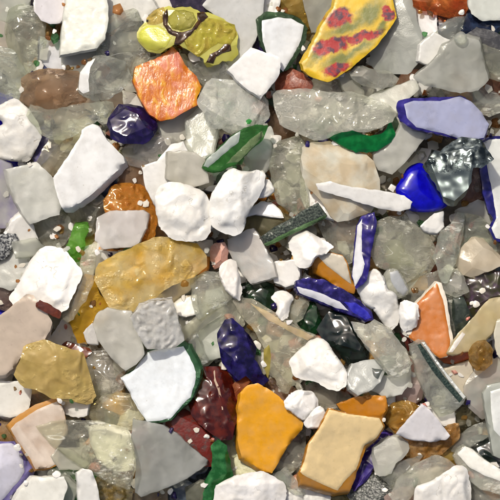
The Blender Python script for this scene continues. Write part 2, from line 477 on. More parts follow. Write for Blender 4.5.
# ---------------------------------------------------------------- the heap rises as fragments are laid on it
M0, M1 = -130, 630
HM = np.zeros((M1 - M0, M1 - M0))
def settle(body, maxs, sink, seed, bias=(0, 0)):
    P = body.P
    lo = np.maximum(np.floor(P.min(0)).astype(int), M0); hi = np.minimum(np.ceil(P.max(0)).astype(int), M1 - 1)
    X, Y = np.meshgrid(np.arange(lo[0], hi[0] + 1), np.arange(lo[1], hi[1] + 1))
    X, Y = X.ravel().astype(float), Y.ravel().astype(float)
    m = inside(X, Y, P)
    X, Y = X[m], Y[m]
    dd = edge_dist(X, Y, P)
    zt = body.skin(X, Y, dd, 1) * np.ones_like(X)
    zb = -body.skin(X, Y, dd, -1) * np.ones_like(X)
    H = HM[Y.astype(int) - M0, X.astype(int) - M0]
    D = H - zb
    best = None
    for sx in np.linspace(-maxs, maxs, 9):
        for sy in np.linspace(-maxs, maxs, 9):
            g = D - (sx + bias[0]) * (X - body.c[0]) - (sy + bias[1]) * (Y - body.c[1])
            z0 = np.partition(g, -max(1, len(g) // 250))[-max(1, len(g) // 250)]
            cost = z0 + (sx * sx + sy * sy) * 14
            if best is None or cost < best[0]: best = (cost, z0, sx + bias[0], sy + bias[1])
    _, z0, sx, sy = best
    z0 -= sink
    top = z0 + sx * (X - body.c[0]) + sy * (Y - body.c[1]) + zt
    HM[Y.astype(int) - M0, X.astype(int) - M0] = np.maximum(H, top)
    return z0, sx, sy

FORM = {'w': 'plate', 'l': 'lump', 'f': 'plate', 'g': 'chunk', 't': 'chunk', 'c': 'chunk', 's': 'chunk', 'k': 'chunk', 'q': 'round', 'h': 'chunk', 'x': 'lump', 'y': 'plate', 'm': 'plate'}
def spread_out(P, seed):
    """outlines cut by the picture's edge go on beyond it"""
    r = random.Random(seed)
    Q = P.copy()
    for i in range(len(Q)):
        for ax in (0, 1):
            if Q[i, ax] <= 1: Q[i, ax] = -r.uniform(8, 16)
            if Q[i, ax] >= 499: Q[i, ax] = 500 + r.uniform(8, 16)
    return Q

def grow(P, e):
    """push an outline outward: lower fragments reach on under the ones that lie over them"""
    A = P if area(P) > 0 else P[::-1]
    a, c = np.roll(A, 1, 0), np.roll(A, -1, 0)
    t1, t2 = A - a, c - A
    t1 = t1 / np.maximum(np.hypot(t1[:, 0], t1[:, 1])[:, None], 1e-6); t2 = t2 / np.maximum(np.hypot(t2[:, 0], t2[:, 1])[:, None], 1e-6)
    n = np.stack([t1[:, 1] + t2[:, 1], -t1[:, 0] - t2[:, 0]], 1)
    n = n / np.maximum(np.hypot(n[:, 0], n[:, 1])[:, None], 0.5)
    return A + n * e

def build(P, t, spec, form, seed, tilt=None):
    """lay one fragment on the heap; returns everything needed for its mesh and for layers upon it"""
    rough = {'plate': 0.6, 'chunk': 0.9, 'lump': 0.8, 'round': 0.3}[form]
    if form == 'lump': P = chaikin(P, 1, 0.13)
    if form == 'round': P = chaikin(P, 2)
    R = math.sqrt(abs(area(P)) / math.pi)
    g = min(max(R / 12, 1.2), 2.0)
    P = resample(P, g * 1.15 if form != 'chunk' else 3.6, rough, seed)
    if area(P) < 0: P = P[::-1]
    if form == 'chunk' and spec[0] in 'gt': t *= 1.3
    b = Body(P, t, form, seed)
    b.g = g
    b.pose = settle(b, 0.30 if form == 'plate' else 0.22, 0.4, seed, tilt or (0, 0))
    return b

def body_mesh(name, b, origin=None, chips=False):
    if b.form == 'chunk':
        V, F = facet_mesh(b, chips)
        o = origin or (b.c[0], b.c[1], V[:, 2].min())
        me = to_mesh(name, V, F, o, 0.3)
        if chips and len(me.polygons) == len(b.slots): me.polygons.foreach_set('material_index', b.slots)
        return me, o
    v2, T, rim = tri_fill(b.P, b.g, b.seed)
    d = edge_dist(v2[:, 0], v2[:, 1], b.P)
    on = np.zeros(len(v2), bool); on[list(rim.keys())] = True
    d[on] = 0
    z0, sx, sy = b.pose
    pl = z0 + sx * (v2[:, 0] - b.c[0]) + sy * (v2[:, 1] - b.c[1])
    zt = b.skin(v2[:, 0], v2[:, 1], d, 1) * np.ones(len(v2)) + pl
    zb = -b.skin(v2[:, 0], v2[:, 1], d, -1) * np.ones(len(v2)) + pl
    if b.form != 'plate': zb[on] = pl[on] - 0.05 * b.t; zt[on] = pl[on] + 0.05 * b.t
    V, F = solid(v2, T, rim, zt, zb, b.shift, 2 if b.form == 'plate' else 0, 0.5, b.seed)
    o = origin or (b.c[0], b.c[1], V[:, 2].min())
    return to_mesh(name, V, F, o, 0.62 if b.form == 'plate' else 0.42 if b.form == 'chunk' else 0.9), o

def world_of(o):
    return Vector(((o[0] - 250) * PX, (250 - o[1]) * PX, o[2] * PX))

def layer_mesh(name, b, Q, e, origin, seed, form='plate'):
    """a thin layer fused on the upper skin of fragment b"""
    if form == 'lump': Q = chaikin(Q, 2)
    Q = resample(Q, b.g * 1.15, 0.4, seed)
    if area(Q) < 0: Q = Q[::-1]
    v2, T, rim = tri_fill(Q, b.g, seed)
    d = edge_dist(v2[:, 0], v2[:, 1], b.P)
    d[~inside(v2[:, 0], v2[:, 1], b.P)] = 0
    on = np.zeros(len(v2), bool); on[list(rim.keys())] = True
    dq = edge_dist(v2[:, 0], v2[:, 1], Q); dq[on] = 0
    z0, sx, sy = b.pose
    base = b.skin(v2[:, 0], v2[:, 1], d, 1) * np.ones(len(v2)) + z0 + sx * (v2[:, 0] - b.c[0]) + sy * (v2[:, 1] - b.c[1])
    w = 1.2 if form == 'plate' else 3.5
    e = e * 0.7
    zt = base + e * np.sqrt(np.clip(dq / w, 0, 1)) * 0.75 + e * 0.25 + 0.12 * vnoise(v2[:, 0], v2[:, 1], 5, seed)
    zb = base - 0.5
    V, F = solid(v2, T, rim, zt, zb)
    return to_mesh(name, V, F, origin, 0.6)

_count = [0]
THINGS = []          # (level, order, name, category, spec, thickness, outline, label, options)
def S(level, name, spec, t, outline, label, **o):
    THINGS.append((level, len(THINGS), name, spec, t, outline, label, o))

# ---------------------------------------------------------------- the fragments, deepest first
# ---- upper left
S(3,'frosted_glass_shard','f:c9cec4',8,'0,0 27,0 24,7 12,14 4,16 0,15','pale grey frosted shard cut by the top left corner')
S(2,'dark_glass_sliver','k:2a2130:3a2c48',6,'26,-4 38,-4 37,10 29,9','dark violet sliver at the top edge beside a white chip')
S(4,'clear_glass_shard','g:a9ad98:8d907c',12,'6,16 12,9 20,7 30,8 37,11 41,24 42,40 38,52 33,66 28,72 22,70 14,58 8,38','tall grey-green clear shard with dark streaks near the top left corner')
S(3,'frosted_glass_sliver','f:cbb8ac',7,'0,20 5,26 10,40 14,58 17,70 10,72 0,60','narrow pinkish frosted sliver on the left edge below the corner')
S(4,'clear_glass_shard','g:b4bcae:a2aa9c',10,'0,47 10,52 16,64 24,76 22,88 20,100 12,106 2,97 0,95','greenish clear shard on the left edge touching the smoky brown piece')
S(5,'white_glass_chip','w:d9d6d8',8,'36,-6 67,-6 65,12 58,20 50,21 42,18 36,10','white chip at the top edge above a brown amber chunk')
S(2,'amber_glass_chunk','t:a8752a:7c5a2c:0.6',12,'38,16 66,12 66,36 58,46 48,42 40,38','brown amber chunk wedged under the white chip at the top left')
S(3,'layered_glass_shard','k:26284a:303a5c:0.1',6,'39,37 62,42 67,66 58,70 50,67 39,60','pale blue-white shard with a dark blue lower rim, above the smoky brown piece',parts=[('white_layer','w:c2c4c8',1.6,'41,38 61,43 65,64 57,67 50,64 42,57')])
S(3,'frosted_glass_shard','f:ccccc2',8,'62,50 90,46 96,58 82,74 66,68','translucent white shard peeking out below the tall opal plate at top left')
S(5,'opal_glass_plate','w:cbcdc2',10,'69,-8 105,-8 106,18 103,38 96,46 84,48 74,50 62,53 64,30','tall grey-white opal plate running to the top edge',tilt=(0,.06))
S(5,'smoky_glass_shard','t:a8805a:c09c78:0.4',13,'22,76 26,73 48,70 62,71 76,72 82,84 78,94 84,99 78,105 60,104 52,111 44,109 30,104 21,99 24,88','smoky brown translucent shard with a ragged lower edge')
S(6,'clear_glass_shard','g:c6c8c0:b2b4ac',15,'79,71 88,59 97,56 112,58 125,62 130,76 120,90 106,98 92,99 82,95 76,90','clear chunk with a bright white left facet, right of the smoky brown shard',parts=[('white_facet','w:e6e7e4',1.2,'80,72 88,61 95,58 90,67 88,80 89,91 83,93 78,89')])
S(6,'clear_glass_shard','g:b9bda6:a3a791',11,'22,106 30,105 44,110 56,110 70,106 90,104 108,101 115,104 115,110 108,117 96,120 84,126 74,134 62,139 50,138 40,132 30,120','long greenish clear shard with a rounded right end, below the smoky brown one',form='chunk')
S(2,'pink_glass_chip','f:c9a08c',8,'98,92 122,87 130,94 126,101 110,104','pink translucent chip between the clear chunk and the dark violet stone')
S(1,'cobalt_glass_shard','k:1a12a8:2a1fd0:0.35',9,'0,94 5,97 9,124 15,166 5,171 0,170','cobalt blue shard under the white lump on the left edge')
S(4,'white_glass_lump','l:d6d5cf',17,'8,104 14,101 26,112 34,124 37,136 30,150 25,158 14,157 -6,156 -6,132 7,124 4,112','smooth white lump resting on cobalt blue glass at the left edge')
S(4,'lavender_glass_shard','f:8f82c4:c9c4cc:0.6',9,'0,160 6,166 13,190 14,218 8,224 0,226','lavender shard fading to white on the left edge')
S(6,'frosted_glass_block','f:d2d1c9::0.95',12,'6,170 36,163 50,176 56,184 60,206 58,214 44,218 30,223 22,212 12,192','four-sided frosted white block beside the big white shard on the left',tilt=(.05,0))
S(2,'violet_glass_sliver','k:4a4470:6a6690:0.3',6,'35,143 50,137 54,142 43,153 38,160 34,155','small blue-violet sliver between the white lump and the frosted block')
S(3,'clear_glass_sliver','g:b8b09a:a08a5c',7,'53,138 66,134 78,136 68,152 53,172 46,170 39,162','clear sliver with a brownish rim leaning under the big white shard')
S(1,'brown_glass_chip','t:6d4f34:8a6a48:0.5',8,'46,162 60,148 70,158 56,180 48,176','dark brown chip in the gap left of the big white shard')
S(7,'white_glass_shard','w:e6e7e5',14,'82,130 92,124 98,126 106,140 122,156 124,162 112,174 100,186 84,199 70,208 63,208 58,196 54,178 62,166 72,150 80,138','big bright white shard slanting down left below the dark violet stone',shift=(3,4))
S(5,'clear_glass_shard','g:b5aab0:9d929c',8,'122,148 138,140 158,136 175,138 164,148 158,162 150,166 136,164 126,162','lilac-tinged clear shard under the dark violet stone')
S(7,'violet_stone','k:140c30:24184c:0.15',19,'107,124 111,112 118,104 130,104 140,106 150,109 156,118 157,128 152,136 146,142 136,143 120,142 110,137','glossy dark violet lump with sparkling top, left of the orange shard')
S(2,'brown_glass_shard','t:9a6a45:b98a62:0.5',9,'88,196 110,170 126,162 144,166 148,186 126,190 110,194 100,206','brown translucent shard above the orange amber one')
S(3,'navy_glass_chip','k:15162e:22264a',7,'95,186 113,182 109,191 97,198','tiny navy chip under the right corner of the big white shard')
S(5,'orange_glass_shard','c:e07c18:cc6410:0.8',13,'105,200 112,188 126,184 142,186 150,192 154,205 155,220 152,236 138,242 126,238 112,228 107,215','orange amber shard with grainy surface partly under a lilac-white plate')
S(6,'frosted_glass_plate','f:c8bec0::0.9',7,'98,218 110,212 142,211 147,214 145,228 138,242 130,246 104,248 96,240','lilac-white frosted plate lying on the orange amber shard',tilt=(.04,-.05))
S(3,'clear_glass_shard','g:b0aa90:948a6a',11,'63,210 76,198 90,190 104,202 98,216 92,228 82,234 66,226','olive-tinged clear shard below the big white shard')
S(6,'green_glass_stub','t:4fa524:62b82e:0.5',11,'69,240 73,228 75,223 86,223 87,230 83,238 82,252 78,261 71,261 68,256 66,246','bright green bottle-shaped stub standing above the white lump',form='chunk')
S(4,'clear_glass_chip','g:b3b1a3:c0beb0',10,'32,224 58,212 66,220 68,234 60,242 50,248 38,246 33,236','clear frosted chip under the lower edge of the frosted block')
S(5,'white_glass_chip','w:d8d7d2',9,'6,234 12,222 22,213 30,226 35,240 24,243 12,240','white three-cornered chip below the lavender shard')
S(5,'speckled_pebble','x:2a2c30:8a8c8a:2.6',9,'-4,240 6,235 13,235 15,241 8,250 4,258 -4,261','black and white speckled pebble on the left edge')
S(5,'clear_glass_chip','f:c1c2b8',8,'13,243 34,240 41,247 34,254 16,256','cloudy chip between the speckled pebble and the white lump')
S(4,'frosted_glass_shard','f:b8bab6::0.9',9,'0,262 8,255 27,255 22,270 14,284 8,287 0,283','grey-white frosted shard on the left edge below the speckled pebble')
S(6,'white_glass_lump','l:e2e1dd',17,'9,298 16,290 24,274 30,262 40,250 46,247 56,248 66,252 74,262 82,272 80,280 72,296 68,308 58,314 44,312 30,304 16,310','large white jagged lump below the bright green stub')
S(7,'red_glass_sliver','k:4a2012:6a3420:0.1',5,'37,303 41,300 52,305 62,312 60,318 48,312 38,307','red-brown sliver lying across the beige plate\'s upper corner')
S(6,'beige_glass_plate','w:c6b6a4',14,'0,326 12,308 28,295 34,296 40,306 47,313 52,322 50,330 44,340 30,344 22,354 12,368 4,374 0,374','broad pinkish beige plate on the left edge below the white lump')
S(2,'cobalt_glass_chip','k:1a1aa0:3a3ad0:0.3',8,'0,300 6,303 10,310 5,322 0,326','cobalt blue chip on the left edge above the beige plate')
S(2,'brown_glass_chip','t:6c5248:8c7468:0.5',8,'0,284 9,286 12,300 4,306 0,304','dull mauve-brown chip on the left edge beside the white lump')
S(4,'clear_glass_chip','g:b4b09c:c0bca8',10,'46,314 62,298 78,298 80,318 66,330 54,326','clear greenish chip right of the red-brown sliver')
S(4,'white_glass_chip','w:dcdcda',7,'50,342 62,323 70,332 80,344 84,352 72,350 58,346','white triangular chip behind the yellow stone-like slab')
S(5,'red_glass_sliver','k:5a2818:74402c:0.1',4,'62,346 66,344 78,350 89,351 85,356 70,353','thin red-brown sliver along the top of the yellow stone-like slab')
S(4,'clear_glass_shard','g:a89c92:b8b0a8',11,'82,352 92,345 100,348 112,362 123,376 119,388 110,394 98,398 90,382 82,364','brownish clear shard with bright glints right of the yellow stone-like slab')
S(6,'mottled_glass_slab','t:dcb458:c8a448:0.95',14,'26,344 40,338 60,346 84,353 88,366 92,384 95,396 92,402 86,404 70,398 54,398 36,388 22,386 15,374 22,360','mottled golden beige stone-like slab above the peach shard',form='chunk')
S(4,'clear_glass_shard','g:8f8c84:777068',8,'15,376 24,384 36,388 50,394 70,400 64,409 38,405 24,397 17,391','dark clear shard under the lower edge of the yellow slab')
S(5,'white_glass_chip','w:d2cfc8',7,'60,401 88,403 85,414 78,416 66,413','small white chip under the right end of the yellow slab')
S(4,'white_glass_plate','w:d6d5cd',9,'-6,386 18,385 27,392 25,404 22,414 8,415 -6,413','white plate on the left edge below the beige one')
# ---- lower left
S(2,'amber_glass_chip','t:a8743c:c89a60:0.5',8,'0,429 11,427 15,441 6,449 0,447','amber-brown chip on the left edge beside the peach shard')
S(5,'layered_glass_shard','w:b8802c',9,'8,426 14,421 36,407 54,400 59,403 63,418 65,432 56,446 57,464 48,467 36,469 30,457 18,440','peach-pink shard with an amber upper rim left of the clear wedge',parts=[('pink_layer','f:d8bfae::0.95',1.8,'12,430 16,426 38,412 56,404 60,408 63,420 65,432 56,446 57,462 48,466 36,468 30,456 18,440'),('ridge','w:e6d2c6',1.4,'14,428 18,426 26,438 36,450 44,461 38,465 30,455 20,441')])
S(4,'white_glass_lump','l:dddbd0',13,'92,428 110,428 126,434 136,452 128,468 112,468 100,458 93,442','cream-white lump with one dark spot showing through the clear wedge',parts=[('dark_spot','k:2a2a22:3a3a30:0.0',0.8,'113,458 116,457 117,460 114,462 112,460')])
S(5,'frosted_glass_chip','f:bcb7a8',6,'53,457 58,450 70,452 86,464 80,468 60,468','greyish frosted chip under the lower edge of the clear wedge')
S(7,'clear_glass_wedge','g:bdb9a4:b0ac98:0.14',10,'38,426 62,420 100,421 128,428 134,448 136,468 130,488 112,482 84,466 52,443','long clear glass wedge pointing left, over the cream-white lump',form='plate')
S(2,'green_glass_shard','t:2c6a1e:3f8a2c:0.35',10,'56,470 76,467 92,476 98,488 84,502 66,503 58,488','dark green shard under the white bar at the bottom left')
S(3,'clear_glass_chip','g:9fa096:b4b5ab',7,'58,468 76,467 80,474 66,480 58,476','clear chip over the dark green glass at the bottom left')
S(6,'layered_glass_shard','k:5f5688:7d76a6:0.1',10,'-8,444 12,444 20,453 24,462 32,468 33,476 22,487 4,502 -8,504','violet-edged shard with pale lavender top in the bottom left corner',parts=[('lavender_layer','w:c6c7d6',1.6,'-7,447 9,446 14,450 20,462 21,474 16,482 4,496 -7,501')])
S(5,'frosted_glass_shard','f:c0c0b0',9,'60,478 67,479 77,489 68,503 52,504','translucent edge shard right of the cream plate at the bottom left')
S(6,'white_glass_plate','w:dfdfd6',11,'8,505 20,492 33,478 64,477 67,486 58,505','cream-white plate at the bottom edge beside the lavender shard')
S(7,'white_glass_bar','w:e3e3dd',9,'78,472 84,468 92,470 97,484 102,505 80,505','narrow white bar standing at the bottom edge')
S(5,'amber_glass_lump','c:b8903e:d8c9a0:0.45',12,'94,482 104,474 118,481 130,491 128,504 96,504','crackled amber lump at the bottom edge right of the white bar')
S(4,'clear_glass_shard','g:b9b294:c09a48',9,'88,412 104,399 126,396 138,404 142,416 134,428 112,422 96,420','clear shard with golden glints above the clear wedge')
S(6,'grey_glass_plate','f:a8aaa8:989a98:0.6',11,'134,419 163,426 176,434 190,448 206,461 205,465 186,478 163,488 141,496 136,492 137,464 132,440','large grey frosted plate with a pointed right end below the white pentagon',tilt=(.05,.04),bump=1)
S(4,'dark_glass_shard','k:22262c:30363e:0.2',7,'160,486 206,462 214,466 207,479 182,491 164,495','blackish shard along the lower edge of the grey frosted plate')
S(7,'layered_glass_shard','t:2f6a3c:3c7a48:0.5',9,'121,378 134,370 148,352 153,350 182,343 189,346 200,370 197,385 191,399 183,407 171,420 160,422 148,423 139,409 130,392','white pentagon plate on green glass in the middle of the lower left',parts=[('white_layer','w:dfe6ea',1.8,'121,378 134,371 148,353 153,351 183,347 189,357 195,372 194,384 190,397 182,404 170,418 160,420 147,421 138,408 130,392')],form='plate')
S(6,'red_glass_lump','k:3d100a:64200f:0.3',17,'190,372 198,370 206,366 214,366 226,370 231,380 236,396 236,420 230,442 222,440 210,432 200,424 192,414 188,402 194,392','dark red-brown glass lump with a pale crack, right of the white pentagon',parts=[('crack_vein','w:b9a08a',0.5,'213.5,372 214.5,371 215.5,380 219,388 221,398 223,410 222,410 220,399 217.5,389 214,381')])
S(5,'red_speckled_stone','s:601c14:42322e:7',14,'172,410 184,412 196,420 208,432 212,448 215,467 206,466 194,452 180,436 166,428','red and grey speckled stone between the grey plate and the red-brown lump')
S(7,'orange_glass_chip','t:b5431c:c9602c:0.5',9,'233,386 242,376 251,369 252,382 244,394 238,402','red-orange translucent chip above the yellow plate\'s left corner')
S(5,'green_glass_shard','k:1f5a28:3f8048:0.3',11,'213,447 219,441 224,446 228,462 231,478 221,484 213,502 203,503 206,484 214,470','rough green shard left of the white lump at the bottom')
S(4,'pale_green_glass_chip','s:aaa884:c0be9c:9',10,'224,446 240,438 248,460 262,472 244,480 230,480','pale green-cream chip below the left side of the yellow plate')
S(4,'blue_grey_glass_shard','k:3c4650:5a646c:0.3',9,'162,494 186,486 198,490 194,505 160,505','blue-grey shard at the bottom edge below the grey plate')
S(4,'olive_glass_chip','t:6a6a50:8a8a70:0.6',8,'188,491 202,482 208,496 202,505 190,505','olive chip at the bottom edge beside the rough green shard')
S(4,'brown_glass_chip','t:9a8058:b09a78:0.5',7,'124,504 132,491 141,496 152,494 166,491 164,505','tan chip at the bottom edge under the grey plate\'s left end')
# ---- upper middle
S(3,'white_glass_shard','w:cfcfc8',10,'102,-8 142,-8 152,6 140,15 122,15 108,27 102,20','white shard at the top edge left of the yellow-green piece')
S(4,'clear_glass_shard','g:b9bab2:a4a59e',14,'98,32 112,19 122,13 136,10 142,24 138,40 148,52 140,62 134,74 124,66 112,60 98,58 96,44','large streaky clear shard left of the yellow-green piece')
S(4,'dark_glass_sliver','k:2a2436:463c50',7,'170,-6 208,-6 206,10 190,9 175,7','dark violet sliver at the top edge above the yellow-green piece')
S(4,'opal_glass_plate','w:c4c5c1',10,'206,4 216,-6 263,-6 259,16 252,38 242,58 228,66 230,40 232,24 220,14','grey-white pitted plate at the top edge behind the yellow-green piece')
S(3,'violet_glass_shard','k:2c2150:40306e:0.2',8,'250,42 260,12 270,10 264,40 266,52 254,54','deep violet shard in the gap left of the green-rimmed chip')
S(7,'patterned_glass_piece','f:dcd424:c4b420:0.75',15,'137,32 142,20 152,8 166,4 174,8 190,6 200,12 212,12 226,18 236,22 238,36 236,46 238,54 232,60 222,60 214,64 207,66 204,58 190,50 176,42 170,46 160,52 148,50 138,40','yellow-green glass piece with brown veins and gold glitter near the top',form='chunk',parts=[
  ('yellow_facet','f:dce010:d8d420:0.8',1.4,'139,32 146,25 158,25 166,30 171,38 166,46 156,50 147,48 139,40'),
  ('gold_facet','c:e0c060:b89430:0.8',1.4,'146,18 153,10 163,6 167,12 162,22 154,24 147,23'),
  ('round_nodule','t:8f8a24:a8a03c:0.8',3.2,'168,16 174,10 184,9 193,12 196,19 191,27 181,30 172,28 168,22'),
  ('glitter_face','c:dccc38:b89c28:0.8',1.6,'196,24 206,18 220,20 234,24 236,34 230,44 218,42 206,50 198,56 188,48 184,40 190,34'),
  ('brown_vein','k:2e1c0c:4a3012:0.1',2.2,'162,14 167,8 168,16 167,24 172,30 182,32 192,29 198,20 197,12 204,11 208,16 202,22 196,30 190,36 180,44 174,44 176,36 168,32 163,24'),
  ('brown_vein','k:2e1c0c:4a3012:0.1',2.0,'206,62 210,54 218,50 224,44 230,42 231,50 224,52 216,56 213,63'),
  ('dark_dot','k:1c1608:2c2410:0.1',1.9,'146,19 148,18 150,20 148,22 146,21')])
S(7,'streaked_glass_shard','m:c8741c:b05a18',11,'133,80 136,66 150,60 160,56 172,46 178,52 184,64 196,76 201,86 196,98 198,104 186,110 172,118 160,120 150,114 140,98','orange streaked five-sided shard below the yellow-green piece')
S(4,'clear_glass_shard','g:bebeb6:cacac2',8,'190,62 206,58 222,64 234,74 248,90 222,82 206,82 194,72','pale clear shard between the yellow-green piece and the icy chunk')
S(3,'white_glass_chip','w:cdc9c2',8,'124,92 140,98 150,114 162,120 152,128 140,120 128,106','white chip under the lower left of the orange streaked shard')
S(7,'clear_glass_chunk','g:e4e6e4:f0f2f0:0.5',18,'196,92 200,84 212,78 228,78 244,82 258,88 268,100 270,116 262,124 246,128 232,134 222,128 210,130 204,112 198,104','icy clear chunk with a tiny green fleck right of the orange streaked shard',parts=[('green_fleck','t:1f8a2a:2a9a34:0.8',0.9,'246,121 249,119 252,121 250,124 247,124')])
S(4,'cream_glass_shard','f:cdc6b8::0.9',9,'158,124 180,114 198,104 208,112 204,136 196,142 190,150 176,140 164,134','cream frosted shard under the right end of the orange streaked shard')
S(4,'frosted_glass_shard','f:c6c8c2',9,'188,120 200,108 214,130 210,152 200,158 190,148','grey-white frosted shard left of the green-edged sliver')
S(5,'white_glass_shard','w:e0e0dc',10,'143,167 158,163 172,146 182,143 188,158 178,170 174,190 168,202 155,203 148,188','white shard right of the orange amber one, under a beige block')
S(6,'beige_glass_block','f:bdb4a4::0.85',12,'169,153 184,152 196,154 204,160 208,182 190,187 178,183 168,178','beige translucent block above the cracked white lump')
S(7,'white_glass_lump','l:e2e1db',21,'156,196 160,186 170,182 184,184 200,190 208,198 210,214 210,232 204,240 186,241 170,238 160,228 156,212','rounded white lump with fine cracks above the big amber plate')
S(7,'white_glass_lump','l:dedfdc',20,'210,200 216,188 224,174 232,168 246,172 258,170 265,174 264,186 258,198 252,206 246,218 242,232 234,236 222,232 212,226 209,212','tall smooth white lump right of the cracked one')
S(6,'white_glass_chip','l:d6d6d2',9,'256,184 268,179 275,190 267,196 257,197','small white chip at the right end of the tall smooth white lump')
S(4,'frosted_glass_lump','f:c6c6be::0.95',14,'244,150 262,134 270,128 273,148 271,162 262,171 250,168','speckled milky lump under the right end of the green-edged sliver',form='lump')
S(7,'layered_glass_shard','t:1f5f1c:2f7a2a:0.5',9,'203,167 208,158 218,150 230,138 244,129 256,125 268,126 262,140 248,152 236,164 222,170 211,171','green-edged sliver with pale skin below the icy clear chunk',form='plate',parts=[('pale_layer','f:c3cfd0::0.9',1.6,'204,166 208,159 218,151 230,139 240,132 238,142 228,150 216,160 208,167'),('green_streak','t:7f9a5a:8aa868:0.7',1.0,'226,164 236,154 250,140 262,131 264,136 250,150 238,162')])
S(3,'white_glass_chip','w:d2d2cc',8,'262,-6 278,-6 274,12 262,16','white chip at the top edge above the green-rimmed chip')
S(3,'amber_glass_shard','t:9a7420:b08a34:0.6',9,'284,-6 306,-6 312,20 308,28 296,18 286,10','amber shard at the top edge between the green-rimmed chip and the swirled plate')
S(4,'frosted_glass_shard','f:c0bfb4',8,'303,-6 338,-6 322,28 314,28','grey-white shard at the top edge behind the yellow and red swirled plate')
S(6,'layered_glass_shard','t:2d4a2c:40603c:0.4',9,'258,20 266,13 284,12 300,19 307,28 305,40 297,54 288,68 280,72 274,62 262,46','white chip framed in dark green glass left of the swirled plate',form='plate',parts=[('white_layer','w:dde1e3',1.8,'263,21 278,18 291,19 303,25 300,39 292,55 283,70 269,57 264,41')])
S(7,'white_glass_plate','w:e6e6e2',11,'228,70 240,59 251,48 262,52 279,58 280,67 278,76 266,92 261,98 244,86','bright white four-sided plate between the icy chunk and the green-rimmed chip',tilt=(0,.05))
S(5,'rust_glass_chip','s:6d3420:8c5038:6',9,'277,73 288,69 304,75 312,84 308,90 290,92 277,88','rust-brown grainy chip at the left tip of the swirled plate')
S(4,'clear_glass_chip','g:c9c0b0:bcb4a2',8,'306,80 330,82 340,82 338,94 308,94','pale clear chip below the lower tip of the swirled plate')
S(8,'swirled_glass_plate','y:c2a01e',10,'302,64 314,44 322,26 334,8 338,-8 390,-8 396,18 388,30 376,46 356,63 348,70 334,79 327,82 312,77 304,71','yellow plate with red, purple and olive swirls at the top edge',tilt=(-.1,-.18))
S(5,'grey_glass_shard','f:8f9390:80847f:0.7',12,'384,-8 413,-8 415,20 420,34 420,56 410,70 398,77 384,75 372,62 372,48 388,32','dark grey translucent shard on the right of the swirled plate',form='chunk')
S(6,'grey_glass_chip','g:9c9a8c:8a887a:0.45',9,'348,70 360,66 372,70 390,72 399,78 394,84 380,89 362,84 352,77','grey clear chip under the lower right edge of the swirled plate')
S(3,'brown_glass_chip','t:5a3c1c:785430:0.4',9,'334,80 348,76 352,96 338,98','dark brown chip in the gap below the swirled plate')
S(4,'cream_glass_sliver','f:c2bda6',6,'342,78 349,74 361,92 362,98 352,98','cream sliver crossing the gap below the swirled plate')
S(8,'clear_glass_shard','g:c4c2b2:b4b2a2:0.4',12,'272,92 280,90 306,89 330,93 352,92 370,98 386,104 396,112 392,122 380,128 368,132 352,130 338,133 328,138 316,143 308,141 300,137 290,130 280,124 275,108','large milky clear shard lying over the green curved piece')
S(7,'green_glass_shard','k:066028:0c7a38:0.3',9,'326,134 340,132 356,132 370,137 382,134 388,126 391,119 396,121 401,126 396,134 388,146 374,152 356,152 342,146 332,140','dark green curved shard below the large milky clear one')
S(6,'frosted_glass_plate','f:c8c8bc::0.85',7,'364,100 380,92 404,84 415,79 419,88 410,96 401,104 397,112 384,110 372,106','pale frosted plate with a pointed right tip beside the blue-violet plate')
S(5,'frosted_glass_shard','f:c2c0b6::0.85',8,'376,156 388,148 398,136 404,124 424,124 424,136 406,158 392,172 380,168 376,160','pale frosted shard between the green curved shard and the cobalt dome')
S(6,'cream_stone','f:e6dec4:c09a68:1.0',17,'302,159 303,148 310,144 330,142 342,148 356,153 374,156 379,166 382,182 380,196 370,212 352,218 338,221 332,216 326,206 316,194 306,182 302,170','cream stone with rusty stains under a white strip',form='chunk')
S(5,'white_glass_chip','w:d6d6d4',9,'302,176 312,190 326,208 332,218 320,214 307,206 303,194','white chip under the left side of the cream stone')
S(9,'white_glass_strip','w:dededa',6,'316,184 330,182 352,188 380,191 404,196 412,202 410,208 400,211 380,208 360,202 336,195 318,189','long white strip lying across the cream stone',tilt=(.02,.04))
S(5,'clear_glass_shard','g:9d9c88:8a8974',15,'272,170 275,150 282,140 298,137 304,148 302,168 304,190 308,208 302,216 290,210 278,200 274,186','grey-green clear shard with curved ridges left of the cream stone')
S(2,'brown_glass_shard','t:5c4028:74543a:0.5',9,'268,106 280,118 294,132 288,146 274,150 270,132','dark brown shard in the gap left of the milky clear one')
S(6,'white_glass_chip','w:dcdedf',7,'246,216 252,208 262,202 271,203 280,211 283,217 274,216 256,213','white flat chip beside the clear ridged shard')
S(7,'speckled_dark_slab','x:2c322c:4c544a:2',10,'261,238 270,231 290,220 304,211 318,203 327,216 312,224 296,231 274,241 266,245','dark speckled slab with a bright green lower edge, left of the cream stone',form='plate',parts=[('green_edge','t:5f9a4a:7fb868:0.6',1.0,'264,244 276,238 296,228 312,221 326,215 326,218 312,225 296,232 276,242 267,246')])
S(4,'olive_glass_shard','t:77704a:8f885e:0.5',10,'240,220 262,214 282,216 296,218 276,232 262,240 248,236','olive-brown shard under the dark speckled slab')
S(7,'white_glass_lump','l:e4e3df',15,'289,243 296,234 306,230 316,236 328,243 334,247 326,253 316,257 311,266 302,268 296,265 293,254','bright white lump with a pointed right end below the dark speckled slab')
